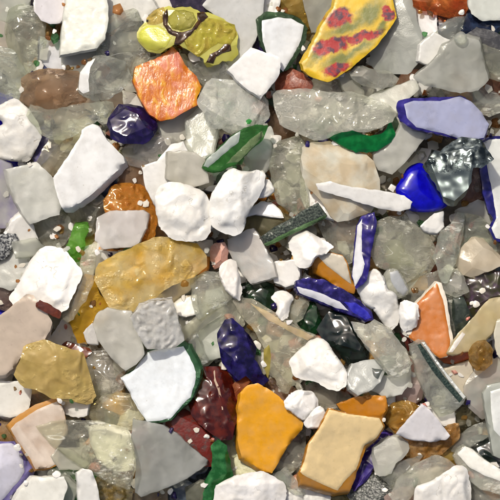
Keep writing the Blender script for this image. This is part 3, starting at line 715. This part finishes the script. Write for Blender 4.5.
# ---- right
S(5,'orange_glass_shard','t:9c3210:c25a1c:0.35',12,'413,-8 472,-8 470,9 462,15 450,15 438,12 424,8 415,6','fiery red-orange shard at the top edge',form='chunk')
S(5,'white_glass_plate','w:cfd3ca',9,'470,-8 508,-8 508,16 484,18 474,12 471,4','pale greenish white plate in the top right corner')
S(4,'white_glass_plate','w:d3d3d3',8,'413,6 434,14 435,34 426,46 418,46 414,30','lilac-white plate right of the grey translucent shard at the top')
S(3,'navy_glass_shard','k:181f34:2c3c58:0.25',12,'434,14 450,14 466,12 482,17 495,21 493,33 478,36 462,38 450,36 438,32','dark navy shard under the fiery red-orange one')
S(2,'brown_glass_chip','t:5a2c18:7a4428:0.4',8,'430,12 448,16 446,30 436,36 430,30','red-brown chip in the gap below the red-orange shard')
S(5,'clear_glass_sliver','g:a6a8a4:9a9c98',6,'437,33 450,20 465,17 459,30 449,40 439,38','thin clear sliver lying on the dark navy shard')
S(5,'white_glass_shard','w:dcdcd6',9,'420,60 422,46 434,35 449,41 442,52 430,64','white shard wedged above the left wing of the frosted grey shard')
S(7,'frosted_glass_shard','f:b2b2a8:a6a69c:0.7',14,'413,78 426,68 437,57 440,48 452,41 466,38 478,41 483,60 488,80 478,90 460,93 434,87 424,86','broad frosted grey shard with a wing to the left, above the blue-violet plate',form='plate')
S(8,'clear_glass_pebble','g:c8cac6:d4d6d2:0.3',9,'453,41 455,35 461,32 466,37 465,43 459,46','tiny clear bead on the top corner of the frosted grey shard',form='round')
S(4,'grey_slag_lump','s:3c3c3e:5c5c5c:6',12,'466,36 478,30 490,33 508,40 508,60 490,54 478,44','dark grey mottled lump on the right edge near the top')
S(4,'clear_glass_shard','g:b0ae94:9c9a80',9,'480,44 508,56 508,80 490,74 485,60','yellow-grey clear shard on the right edge below the dark grey lump')
S(2,'brown_glass_chip','t:5c3220:784a34:0.5',8,'484,72 508,82 508,90 490,92 484,86','dark red-brown chip on the right edge')
S(5,'clear_glass_shard','g:bdbbaa:cac8b8',9,'428,90 446,86 460,92 480,88 496,94 500,106 490,114 478,108 466,100 436,100','bubbly clear shard above the blue-violet plate')
S(8,'layered_glass_shard','k:262066:383088:0.2',10,'396,108 398,102 410,99 440,98 461,96 470,101 481,112 489,124 484,138 466,141 440,134 412,129 400,121','blue-violet plate with lavender-grey face on the right',form='plate',parts=[('lavender_face','w:a0a5c2',1.4,'404,105 413,102 440,102 460,97 471,102 482,113 489,124 484,137 466,140 440,132 416,127 407,118')])
S(5,'cobalt_glass_dome','q:0c08a8:1410d0:0.3',21,'397,190 404,180 410,168 422,163 430,174 440,190 449,204 438,209 420,210 408,207','shiny cobalt blue dome beside the metallic black piece',form='round')
S(9,'metallic_slag_piece','h:5c6666:8c9694',17,'423,166 428,160 432,150 440,152 452,142 462,137 476,136 484,146 493,159 480,168 472,168 470,182 464,196 456,205 446,205 440,192 432,180','metallic black-silver shard with a rough rim on the cobalt dome',form='chunk',tilt=(.12,.24))
S(3,'mauve_glass_chip','t:a0705c:b8907c:0.6',8,'468,174 486,162 490,180 492,200 478,208 468,198','mauve-orange chip between the metallic shard and the white plate on the right edge')
S(4,'frosted_glass_chip','f:b8b6ae::0.9',9,'462,210 480,203 492,207 497,222 486,226 470,218','grey-white chip below the metallic shard near the right edge')
S(6,'layered_glass_shard','k:1c1a5c:2c2a80:0.2',10,'481,142 490,137 510,136 510,242 497,240 491,228 496,218 491,212 485,192 482,160','tall white plate with a navy left rim on the right edge',form='plate',parts=[('white_layer','w:dcdfda',1.8,'484,143 491,140 509,139 509,240 498,237 494,228 499,218 496,196 489,162')])
S(7,'clear_glass_shard','g:b8c0b2:a8b0a2:0.3',10,'461,209 466,212 465,228 461,250 453,270 447,283 442,281 438,267 433,258 437,246 442,231 452,224','long clear green-tinged shard standing near the right edge',tilt=(.03,0))
S(5,'clear_glass_shard','g:a6a898:98a08a',10,'466,214 482,218 494,228 502,246 500,260 486,244 474,240 462,254','clear grey-green shard between the long standing one and the white plate')
S(5,'peach_glass_pebble','f:b89c78:c8ae8c:0.8',14,'459,262 464,250 474,239 484,240 494,252 499,262 488,270 472,275 461,272','peach-beige translucent pebble on the right side',form='chunk')
S(4,'dark_glass_bar','k:10181a:1c2a28:0.1',7,'480,270 508,267 508,278 482,277','black-green bar on the right edge below the peach pebble')
S(4,'iridescent_glass_lump','k:3c3c22:4c3450:0.45',14,'450,290 460,276 476,272 492,274 508,278 508,300 488,304 474,318 460,312 452,302','dark iridescent lump right of the orange triangle')
S(5,'clear_glass_pebble','g:c0bcae:cac6b8:0.35',9,'443,278 454,271 464,279 468,291 457,296 446,292','glinting clear pebble above the orange triangle\'s tip')
S(6,'white_glass_chip','w:e2e2de',9,'422,226 436,214 444,212 444,226 438,232 426,230','small white quarter-round chip below the cobalt dome')
S(5,'clear_glass_lump','g:a8a48c:98947c:0.35',17,'368,226 380,216 396,214 410,222 424,230 433,246 435,262 427,272 414,277 402,273 388,268 374,262 369,244','large greenish clear lump right of the blue-rimmed upright shard')
S(6,'frosted_glass_disc','g:b6b6aa:c2c2b6:0.5',9,'383,279 387,270 396,269 404,278 410,292 402,298 391,293','rounded clear piece with a grey oval face above the white lumps',form='round',parts=[('oval_face','w:aeb2b4',1.0,'391,273 397,272 402,280 407,290 404,295 398,290 393,282')])
S(6,'white_glass_lump','l:dededa',17,'357,286 364,276 375,269 384,278 387,290 396,295 399,308 398,324 391,331 382,320 374,309 364,303','knobbly white lump left of the small white cube')
S(7,'white_glass_cube','l:e2e2de',13,'400,303 405,300 418,304 419,318 416,327 404,332 400,324','small white cube touching the orange triangle')
S(3,'clear_glass_chip','g:bcb8a6:c8c4b2',9,'404,292 420,280 438,274 438,292 424,304 410,304','pale clear chip above the small white cube')
S(2,'brown_glass_sliver','t:4c2014:6a3420:0.4',6,'431,262 441,264 442,288 434,284','dark red-brown sliver under the long standing clear shard')
S(4,'clear_glass_shard','g:a9ad9c:98a08c',8,'444,298 452,294 459,304 459,328 451,342 447,320','grey-green clear shard along the right edge of the orange triangle')
S(4,'dark_glass_chip','k:2c342e:4c564c:0.4',7,'456,296 462,300 470,320 464,332 459,338 457,316','dark grey-green chip right of the orange triangle')
S(6,'layered_glass_shard','w:dcd4c4',8,'438,283 441,284 446,300 452,340 452,350 447,356 440,357 428,349 410,337 416,322 418,304','orange triangular shard with a white right rim',parts=[('orange_layer','w:b9691a',1.6,'437,284 442,300 446,322 449,340 449,351 447,355 440,357 428,349 410,337 416,322 418,304')])
S(5,'orange_glass_strip','w:b0531a',6,'434,354 448,354 470,349 474,355 458,362 446,361','orange-red strip under the foot of the orange triangle')
S(6,'yellow_glass_shard','f:c9a868:b8954e:0.8',11,'447,353 454,340 470,322 482,308 490,300 508,297 508,316 493,330 483,342 474,350 462,351 452,354','yellow-cream shard with a pale tip leaning on the orange triangle',form='plate',parts=[('pale_tip','w:ddd6cc',1.0,'448,352 454,342 462,332 465,334 458,344 452,352')])
S(7,'amber_glass_pebble','c:a8701e:c09048:0.5',14,'469,350 477,341 487,340 493,350 492,363 484,370 474,370 469,361','glinting amber pebble below the yellow-cream shard')
S(6,'cream_glass_plate','w:d2ceba',8,'497,322 509,316 509,374 498,354 495,336','cream plate on the right edge beside the amber pebble')
S(4,'cream_glass_chip','w:cfc5b0',7,'446,372 470,364 472,378 465,398 452,386','cream triangular chip right of the dark-striped glass strip')
S(6,'layered_glass_strip','g:b4b8aa:a4a89a:0.35',9,'411,346 420,341 424,342 440,366 456,386 466,397 462,404 452,413 440,416 428,398 418,374','long clear glass strip with dark and white stripes on its upper edge',form='plate',parts=[('dark_stripe','x:22302a:38463e:2',1.4,'417,345 420,343 436,366 452,386 463,399 460,403 448,389 432,370'),('white_stripe','w:dfe2dc',1.7,'421,342 424,342 440,365 456,385 466,397 464,399 452,384 437,364')])
S(5,'white_glass_chip','w:dcd8d2',7,'424,408 440,413 454,415 455,424 446,425 432,419','white chip under the foot of the dark-striped glass strip')
S(3,'pink_glass_chip','t:a06c60:b8887c:0.65',9,'406,362 426,364 426,380 412,382','pink chip left of the dark-striped glass strip')
S(5,'pink_glass_chunk','f:a0706c:b48884:0.7',13,'398,402 400,392 409,378 422,374 425,388 421,400 411,407','dusky pink chunk between the frosted white shard and the striped strip',form='chunk')
S(3,'red_glass_sliver','k:4a1a10:6c2a1a:0.3',6,'404,336 414,338 422,346 412,348','dark red sliver left of the orange triangle\'s foot')
S(5,'clear_glass_shard','f:b6b4aa:b8a49c:0.6',10,'466,388 474,376 490,360 508,364 508,384 490,390 488,404 486,420 472,411','clear pink-tinged shard on the right edge above the white plate',form='chunk')
S(7,'layered_glass_plate','f:a3aba0::0.9',10,'484,394 488,386 510,380 510,462 495,456 490,430 486,410','white plate with a grey-green frosted left rim on the right edge',parts=[('white_layer','w:dfe2de',1.6,'491,392 509,384 509,458 502,452 495,430 492,408')])
S(4,'olive_glass_chunk','t:6c6244:8a805c:0.4',12,'456,421 466,412 476,411 484,420 476,430 462,432','olive-brown clear chunk below the dark-striped strip')
S(4,'black_glass_lump','k:0c1412:1c2a26:0.15',12,'466,447 480,440 494,440 500,460 490,463 476,456','black-green lump on the right above the curved white plate')
S(5,'clear_glass_rod','g:b4b6ae:a6a8a0',8,'452,453 454,442 470,432 490,424 495,434 480,441 462,453','clear ridged rod pointing right above the curved white plate')
S(7,'layered_glass_plate','g:b8b6a8:aaa89a:0.45',9,'456,458 461,450 466,447 473,450 486,461 508,474 508,498 482,490 464,475','curved white plate with a clear lower edge in the bottom right corner',form='plate',parts=[('white_layer','w:e2e2da',1.6,'459,455 466,448 473,451 486,462 508,475 508,486 486,476 470,467')])
S(4,'clear_glass_shard','g:9c9890:aca8a0',9,'468,478 490,482 508,494 508,508 472,508','grey clear shard in the very bottom right corner')
# ---- centre
S(4,'clear_glass_shard','g:b4b2a6:a09e92',10,'318,224 340,218 360,212 364,234 358,252 348,264 340,254 332,242 322,236','clear grey shard between the pointed white lump and the blue-rimmed upright shard')
S(7,'layered_glass_shard','k:1c1456:342884:0.2',8,'357,226 362,217 374,213 376,222 373,240 370,256 369,268 366,280 356,289 352,277 354,256','upright curved shard, white on the left and blue-violet on the right',form='plate',parts=[('white_layer','w:d6d8dc',1.5,'358,226 362,219 361,234 361,252 364,264 361,275 355,286 353,276 355,256')])
S(6,'layered_glass_tile','w:b8780f',10,'314,258 318,255 330,253 342,256 347,264 351,280 355,288 354,293 344,290 330,281 316,273','amber tile with a cream-white upper face left of the blue-rimmed upright shard',parts=[('white_layer','w:d3cbb8',1.8,'319,256 330,254 342,257 346,264 349,278 351,283 340,274 328,265')])
S(5,'white_glass_cube','w:e0dfdb',11,'273,264 282,263 293,262 298,268 297,282 286,285 276,281 274,272','white square chip left of the amber tile')
S(6,'frosted_glass_plate','f:b9bcc2:c4b6b2:0.9',10,'228,240 234,238 246,231 253,229 258,236 264,248 272,262 275,276 262,280 251,283 242,272 236,262 229,250','bluish frosted six-sided plate in the centre of the heap')
S(6,'pink_stone','s:c09080:c8a498:6',10,'210,250 214,244 224,243 228,252 226,262 220,266 214,269 211,260','small pink stone left of the bluish frosted plate')
S(7,'white_glass_pill','l:e0ddd8',13,'219,270 222,264 230,259 236,262 240,278 242,292 240,301 232,297 222,284','white oval piece below the pink stone')
S(6,'clear_glass_shard','g:b2b4aa:a6a89e',10,'191,280 206,272 220,272 224,286 232,297 222,306 206,312 198,320 193,304','grey clear shard left of the white oval piece')
S(5,'clear_glass_strip','g:b4ac98:a8a08c',7,'178,332 200,317 222,303 233,297 241,310 246,324 236,321 224,313 204,324 186,341','beige clear strip running up to the white oval piece')
S(4,'frosted_glass_shard','f:a9b0a4::0.85',8,'198,332 212,318 224,313 225,340 222,354 208,358 199,354','grey-green frosted shard left of the violet-blue one')
S(5,'clear_glass_chip','g:b4b6b2:a8aaa6:0.25',8,'187,345 196,335 201,351 207,361 199,366 192,358','glinting clear chip between the white pentagon and the grey-green shard')
S(5,'white_glass_chip','w:e2e0d8',8,'150,303 168,290 186,278 193,277 193,284 184,292 172,301 160,304','white chip tucked under the lower edge of the big amber plate')
S(5,'white_glass_chip','w:dcdad2',8,'175,304 184,299 195,297 197,312 186,315 179,313','small white chip right of the grainy frosted plate')
S(4,'beige_glass_chip','f:bdb8a4',8,'177,318 196,312 206,306 214,310 198,322 184,338','beige frosted chip under the clear strip')
S(6,'amber_glass_plate','t:fac038:fce090:0.6',13,'92,276 100,264 118,254 138,245 154,238 168,238 184,241 200,245 207,252 206,266 196,274 178,282 160,292 146,302 132,311 118,314 106,306 98,298 94,288','big translucent amber plate, pale in the middle, in the left centre',form='chunk')
S(5,'amber_glass_shard','t:e8a818:e09c18:0.8',9,'69,318 76,306 82,290 86,276 94,278 96,292 102,300 114,308 108,317 96,325 88,338 86,344 78,342 74,328','golden amber shard with a pointed foot left of the pinkish frosted plate')
S(5,'clear_glass_strip','g:b8a888:c4b494',8,'84,256 88,246 97,240 93,262 91,284 84,300 78,306 72,318 64,322 64,306 74,292 82,276','clear beige strip between the white lump and the amber plate')
S(6,'white_glass_chip','w:d8d6d2',6,'84,333 92,324 98,330 97,344 88,343','tiny white chip in the crook of the golden amber shard')
S(7,'frosted_glass_plate','f:c8c2b6::0.9',10,'94,324 98,314 108,308 122,311 132,312 136,328 142,340 144,354 136,364 126,370 116,362 106,350 98,338','pinkish beige frosted plate left of the grainy one',tilt=(.04,.03))
S(8,'frosted_glass_plate','c:e6e6e0:f0f0ea:0.95',11,'132,318 140,306 152,302 172,300 177,316 182,334 184,340 176,346 162,348 148,348 142,338 136,328','grainy frosted plate overlapping the top of the white pentagon',form='plate')
S(7,'violet_glass_shard','k:120c34:2a2068:0.35',13,'219,323 223,317 232,318 240,326 250,338 256,348 254,360 262,374 271,382 266,388 256,386 246,376 236,382 228,372 222,360 218,342','dark violet-blue faceted shard above the yellow plate')
S(6,'clear_glass_wedge','g:b9ae8c:b4a476:0.35',12,'232,300 242,299 252,300 268,310 290,324 319,338 310,343 300,350 290,362 291,380 288,394 281,391 276,378 264,374 266,350 256,332 244,318','long clear wedge with yellow and peach tints leading to a white lump',form='chunk',parts=[('yellow_streak','t:a8942c:b8a440:0.8',0.8,'264,350 269,345 271,356 270,370 268,379 264,368'),('peach_rim','f:c49468:b8904c:0.8',0.9,'250,303 268,312 290,326 314,337 308,341 290,332 268,320')])
S(4,'green_glass_chip','k:1c2c1c:2c4430:0.35',10,'242,287 258,281 271,287 274,300 268,311 256,306 246,298','dark green chip below the bluish frosted plate')
S(5,'green_glass_shard','k:102c16:1f4a28:0.4',10,'298,320 309,308 314,301 321,322 314,334 306,332','dark green pointed shard beside the black-green lump')
S(7,'white_glass_lump','l:dedcd6',12,'271,298 276,292 287,292 294,298 290,306 288,318 282,321 276,314 278,305','small bone-like white lump right of the dark green chip')
S(6,'clear_glass_chip','g:8f8c70:a8a68c:0.4',9,'287,304 300,297 309,303 303,318 294,323 288,316','olive clear chip right of the bone-like white lump')
S(8,'layered_glass_shard','k:1e184c:3e3688:0.2',11,'297,281 308,278 324,280 342,289 360,301 372,313 374,320 366,322 352,315 336,309 318,301 300,294 296,288','blue-violet curved rim shard with a white lower edge in the centre right',form='plate',parts=[('white_edge','w:d3d5dc',1.2,'297,287 306,289 322,294 340,302 349,311 336,308 318,300 300,293'),('blue_tip','k:2a28a0:4644c0:0.2',0.9,'344,302 356,303 368,312 372,318 366,320 354,313')])
S(6,'black_glass_lump','k:0a100e:1e2a24:0.2',18,'318,330 324,317 334,312 344,314 352,326 362,340 370,352 370,360 358,363 348,365 342,356 334,347 324,340','black-green glass lump below the blue-violet curved rim')
S(8,'white_glass_lump','l:e4e3dd',19,'289,362 300,350 310,341 318,338 328,343 334,354 342,364 347,374 346,386 338,391 328,389 318,382 304,380 294,376','big white knuckle-shaped lump in the centre right')
S(7,'grey_glass_shard','f:9fa4a6::0.85',12,'347,374 352,364 360,362 376,360 385,370 380,382 370,390 358,395 350,389 346,381','blue-grey translucent shard right of the knuckle-shaped white lump',parts=[('dark_corner','k:5a605c:4a504c:0.3',0.9,'372,368 383,370 378,379 374,376')])
S(7,'clear_glass_shard','g:bab8a8:c4c2b2:0.4',13,'350,322 366,325 376,318 388,326 396,338 406,350 411,364 408,372 398,377 388,374 380,364 370,352 358,336','long milky clear shard sloping down right of the black-green lump')
S(6,'frosted_glass_shard','f:cccbc4::0.95',10,'374,378 396,376 411,368 411,382 402,394 388,397 373,391','white frosted shard under the foot of the long milky clear one')
# ---- lower middle and right
S(7,'yellow_glass_plate','w:d8980a',12,'241,393 248,386 258,384 272,392 286,404 303,424 302,430 290,444 280,460 272,474 264,472 248,462 242,458 238,440 238,420','bright yellow plate, the largest plain yellow piece',shift=(-3,3))
S(3,'brown_glass_chip','t:a8785c:b89078:0.6',9,'262,382 280,384 292,392 288,404 272,396','pinkish brown chip under the upper right edge of the yellow plate')
S(7,'white_glass_lump','l:e3e2df',16,'284,402 290,394 300,390 312,392 318,400 318,410 310,418 304,421 294,414 286,409','round white lump at the right corner of the yellow plate')
S(7,'white_glass_lump','l:e0dfdc',12,'304,423 312,412 320,406 328,416 324,424 318,429 308,429','small white lump at the top left corner of the cream plate')
S(3,'brown_glass_shard','g:a08c78:b09c88:0.4',9,'308,386 326,388 342,394 350,398 336,408 320,406 312,396','brownish clear shard below the knuckle-shaped white lump')
S(5,'clear_glass_shard','g:b4aa9a:a89e8e:0.3',11,'276,452 292,440 304,430 304,448 302,464 292,472 276,472','clear shard between the yellow and the cream plates')
S(6,'clear_glass_shard','g:c4c2bc:b8b6b0:0.3',8,'272,478 286,469 298,484 305,495 296,496 286,488','glinting clear shard below the tip of the yellow plate')
S(7,'white_glass_lump','l:e6e5e2',19,'213,507 215,487 224,482 236,476 250,474 262,472 274,478 284,484 287,494 282,507','big white lump at the bottom edge below the yellow plate')
S(5,'white_glass_chip','l:dad9d4',9,'284,490 296,494 304,498 302,507 284,507','white chip at the bottom edge right of the big white lump')
S(5,'white_glass_chip','l:d8d7d2',9,'304,490 320,488 330,498 326,507 307,507','white chip at the bottom edge under the cream plate')
S(3,'olive_glass_chip','t:5c5420:787038:0.4',8,'320,494 340,492 352,498 350,507 322,507','olive chip at the bottom edge below the amber rim of the cream plate')
S(6,'orange_glass_plate','w:c07c18',9,'338,405 352,400 366,397 385,397 387,408 382,420 350,416 342,410','orange plate behind the top edge of the cream plate')
S(5,'white_glass_chip','w:d3d0cc',7,'384,404 395,399 394,411 386,420','tiny white chip between the orange plate and the amber crackled piece')
S(8,'layered_glass_plate','w:a8700f',11,'299,474 304,462 308,444 318,430 328,408 334,410 350,414 380,418 385,427 378,438 366,448 358,470 354,482 350,492 336,494 318,489 301,484','large cream plate with an amber lower rim at the bottom',shift=(-2,4),parts=[('cream_layer','w:ead09a',2.0,'301,472 305,462 309,444 319,430 329,410 334,411 350,415 379,419 383,427 376,438 364,446 356,470 346,480 338,491 322,484 303,474')])
S(6,'amber_glass_shard','c:b0701a:c08830:0.7',11,'386,424 390,409 398,402 412,404 425,410 416,422 402,439 394,433','crackled amber shard left of the white triangle')
S(5,'orange_glass_shard','c:b0681c:c08844:0.75',10,'402,440 416,436 436,440 450,428 462,425 457,441 445,453 434,457 420,463 410,468 402,454','orange grainy shard below the white triangle')
S(4,'yellow_glass_chip','t:b88c28:c8a448:0.6',8,'434,456 448,446 459,451 457,463 444,464','yellow chip left of the curved white plate')
S(8,'white_glass_triangle','w:d6d4d6',8,'422,404 426,407 438,420 450,436 446,440 430,442 412,440 397,434 408,420','lilac-white triangle resting on orange glass at the lower right')
S(7,'frosted_glass_shard','f:bebcb4::0.6',9,'373,449 384,440 398,436 412,446 406,456 396,464 392,474 380,477 374,470','clear frosted bent shard right of the cream plate',form='chunk')
S(4,'brown_glass_chip','t:4a3028:5c4238:0.4',8,'390,462 404,452 414,462 406,472 394,474','dark brown chip under the orange grainy shard')
S(5,'violet_glass_shard','k:2a1c58:4a3a90:0.2',9,'350,480 362,458 372,444 384,433 394,436 378,450 374,466 366,481 351,494','violet-blue shard along the right edge of the cream plate')
S(4,'speckled_dark_lump','x:303230:5c5e58:2',11,'350,496 366,479 384,480 398,490 394,500 362,502','grey-black speckled lump below the violet-blue shard')
S(5,'clear_glass_shard','g:b4b2a8:a8a69c',8,'384,478 396,466 410,462 424,456 416,468 404,478 394,490','clear sliver under the shell-shaped clear piece')
S(6,'clear_glass_shell','g:bfbcae:c8bcac:0.4',10,'391,496 398,481 414,467 436,457 448,461 456,467 446,475 426,483 413,495 401,501','shell-shaped clear piece left of the white block at the bottom')
S(4,'pink_glass_chip','t:b89888:c8aca0:0.7',7,'388,500 404,492 416,491 414,508 390,508','pink-beige chip at the bottom edge below the shell-shaped piece')
S(7,'white_glass_block','l:dddcd7',15,'414,507 416,487 432,482 444,474 456,466 466,468 470,478 473,507','rough white block at the bottom edge beside the curved white plate')

# ---------------------------------------------------------------- ground and the bed of small fragments
gm = bpy.data.meshes.new('ground')
gs = 0.6
gm.from_pydata([(-gs, -gs, 0), (gs, -gs, 0), (gs, gs, 0), (-gs, gs, 0)], [], [(0, 1, 2, 3)])
gm.materials.append(mat('b:8c8578:6a6458'))
go = bpy.data.objects.new('ground', gm)
go['kind'] = 'structure'
col.objects.link(go)

BED = ['w:dcdbd6', 'w:e0deda', 'l:e0ded8', 'w:dad8d0', 'w:d0cec6', 'l:dcdad4', 'w:d8d4c8', 'w:cfc8ba', 'w:d6d6d2', 'w:c8c6bc', 'l:d6d4cc', 'w:bdbaa8', 's:b08a50:8c6428:8', 's:8a6a48:6c5034:8', 's:8a8c70:6a6c48:8', 's:4a5a48:2c4430:8', 's:a8785c:8a5038:7', 's:c08438:b06a24:8']
CRUMB = ['w:e0deda', 'l:e0ded8', 'w:dcdad4', 'f:dcdcd4', 'f:d4d4cc', 'w:d4d0c4', 'f:dedad0', 'l:dcdad4', 'g:c6c4b6', 'w:cfcabc', 't:c08a38', 't:8a6a44', 'k:1c1440:34286c:0.3', 't:4a8a4c', 't:b06a34', 's:a8685c:c09080:7']
rb = random.Random(5)
def bed(n, lo, hi, r0, r1, kinds, V, F, MI, off, gaps=False):
    for i in range(n):
        x, y = rb.uniform(lo, hi), rb.uniform(lo, hi)
        R = rb.uniform(r0, r1)
        if gaps:                      # crumbs roll down into the hollows
            xi, yi, q = int(x) - M0, int(y) - M0, 20
            if HM[yi, xi] > HM[max(yi - q, 0):yi + q, max(xi - q, 0):xi + q].mean() - 1.5: continue
        k = rb.randint(4, 7)
        a0 = rb.uniform(0, 6.28)
        el = rb.uniform(0.55, 1.0); ea = rb.uniform(0, 3.14)
        P = []
        for j in range(k):
            a = a0 + (j + rb.uniform(-.3, .3)) * 2 * math.pi / k
            r = R * rb.uniform(0.75, 1.2)
            u, v = r * math.cos(a), r * math.sin(a) * el
            P.append((x + u * math.cos(ea) - v * math.sin(ea), y + u * math.sin(ea) + v * math.cos(ea)))
        P = np.array(P)
        if P.min() < M0 + 2 or P.max() > M1 - 3: continue
        si = rb.randrange(len(kinds))
        form = FORM[kinds[si][0]]
        seed = 5000 + len(F) % 9973 + i
        g = max(R / 4.0, 1.6)
        if form == 'lump': P = chaikin(P, 1)
        P = resample(P, g * 1.2 if form != 'chunk' else 6.0, 0.5, seed)
        if area(P) < 0: P = P[::-1]
        b = Body(P, R * rb.uniform(0.5, 0.9) if form != 'plate' else R * rb.uniform(0.35, 0.6), form, seed)
        b.g = g
        b.pose = settle(b, 0.35, 0.8, seed)
        if form == 'chunk':
            v3, f3 = facet_mesh(b)
            F += [tuple(j + off[0] for j in f) for f in f3]
            MI += [si] * len(f3)
            V.append(v3)
            off[0] += len(v3)
            continue
        v2, T, rim = tri_fill(b.P, b.g, seed)
        dd = edge_dist(v2[:, 0], v2[:, 1], b.P)
        on = np.zeros(len(v2), bool); on[list(rim.keys())] = True
        dd[on] = 0
        z0, sx, sy = b.pose
        pl = z0 + sx * (v2[:, 0] - b.c[0]) + sy * (v2[:, 1] - b.c[1])
        zt = b.skin(v2[:, 0], v2[:, 1], dd, 1) * np.ones(len(v2)) + pl
        zb = -b.skin(v2[:, 0], v2[:, 1], dd, -1) * np.ones(len(v2)) + pl
        if form != 'plate': zb[on] = pl[on] - 0.05 * b.t; zt[on] = pl[on] + 0.05 * b.t
        v3, f3 = solid(v2, T, rim, zt, zb, b.shift, 0)
        F += [tuple(j + off[0] for j in f) for f in f3]
        MI += [si] * len(f3)
        V.append(v3)
        off[0] += len(v3)
def finish_bed(name, label, V, F, MI, kinds):
    V = np.vstack(V)
    me = bpy.data.meshes.new(name)
    me.from_pydata(np.column_stack([(V[:, 0] - 250) * PX, (250 - V[:, 1]) * PX, V[:, 2] * PX]).tolist(), [], [f[::-1] for f in F])
    for s in kinds: me.materials.append(mat(s))
    me.polygons.foreach_set('material_index', MI)
    me.polygons.foreach_set('use_smooth', [True] * len(me.polygons))
    me.set_sharp_from_angle(angle=0.5)
    me.update()
    o = bpy.data.objects.new(name, me)
    o['kind'] = 'stuff'; o['label'] = label; o['category'] = 'crushed glass'
    col.objects.link(o)
V, F, MI, off = [], [], [], [0]
bed(760, M0 + 10, M1 - 10, 9, 22, BED, V, F, MI, off)
finish_bed('crushed_glass', 'small crushed glass fragments filling the gaps under the larger shards', V, F, MI, BED)
# ---------------------------------------------------------------- lay every fragment
WORD = {'shard': 'glass shard', 'sliver': 'glass sliver', 'chip': 'glass chip', 'lump': 'glass lump', 'plate': 'glass plate', 'chunk': 'glass chunk', 'block': 'glass block', 'stone': 'stone', 'pebble': 'pebble', 'bar': 'glass bar', 'wedge': 'glass wedge', 'slab': 'glass slab', 'stub': 'glass stub', 'piece': 'glass piece', 'strip': 'glass strip', 'dome': 'glass dome', 'disc': 'glass disc', 'cube': 'glass cube', 'tile': 'glass tile', 'pill': 'glass lump', 'triangle': 'glass shard', 'rod': 'glass rod', 'shell': 'glass shell'}
GROUPS = {'white': 'white opal pieces in the heap', 'clear': 'clear glass pieces in the heap', 'frosted': 'frosted glass pieces in the heap', 'layered': 'two-coloured glass pieces in the heap'}
crumbs = [(3, 1200, 4.5, 10, 'small white and clear chips deep in the gaps between the shards'),
          (5, 2000, 3, 7, 'tiny white and clear crumbs lodged in the gaps between the shards'),
          (7, 1600, 1.8, 4.5, 'fine splinters and grains of glass strewn between the upper shards')]
for level, i, name, spec, t, outline, label, o in sorted(THINGS, key=lambda a: (a[0], a[1])):
    seed = 100 + i * 13
    while crumbs and level >= crumbs[0][0]:
        _, n, r0, r1, cl = crumbs.pop(0)
        V, F, MI, off = [], [], [], [0]
        bed(n, -24, 524, r0, r1, CRUMB, V, F, MI, off, True)
        finish_bed('glass_crumbs', cl, V, F, MI, CRUMB)
    P = pts(outline)
    G = {1: 6, 2: 6, 3: 5, 4: 4, 5: 2.5, 6: 1.2}.get(level, 0.6)
    P = grow(P, G)
    P = spread_out(P, seed)
    form = o.get('form', FORM[spec[0]])
    b = build(P, t, spec, form, seed, o.get('tilt'))
    if 'shift' in o: b.shift = np.array(o['shift'], float)
    chips = form == 'chunk' and spec[0] in 'gtfc'
    me, org = body_mesh(name, b, chips=chips)
    if spec[0] == 'y': ORG[:] = [org[0], org[1]]
    me.materials.append(mat(spec))
    if chips: me.materials.append(mat('e:' + spec.split(':')[1]))
    if o.get('parts'):                     # several looks: an empty at the base carries body and layers
        ob = bpy.data.objects.new(name, None)
        ob.empty_display_size = 0.002
        me.name = 'glass_body'
        bo = bpy.data.objects.new('stone_body' if 'stone' in name else 'glass_body', me)
        bo.parent = ob
        col.objects.link(bo)
    else:
        ob = bpy.data.objects.new(name, me)
    ob.location = world_of(org)
    ob['label'] = label
    ob['category'] = WORD[name.split('_')[-1]]
    ob['group'] = GROUPS.get(name.split('_')[0], 'coloured glass pieces in the heap')
    col.objects.link(ob)
    for j, (pn, ps, e, po) in enumerate(o.get('parts', [])):
        lm = layer_mesh(pn, b, spread_out(grow(pts(po), G * 0.9 + 0.2 if pn.endswith(('_layer', '_face')) else 0.2), seed), e, org, seed + 31 * (j + 1))
        lm.materials.append(mat(ps))
        lo_ = bpy.data.objects.new(pn, lm)
        lo_.parent = ob
        col.objects.link(lo_)
print('HEAP top', HM[130:630, 130:630].max(), 'mean', HM[130:630, 130:630].mean(), 'tris', sum(len(m.polygons) for m in bpy.data.meshes))
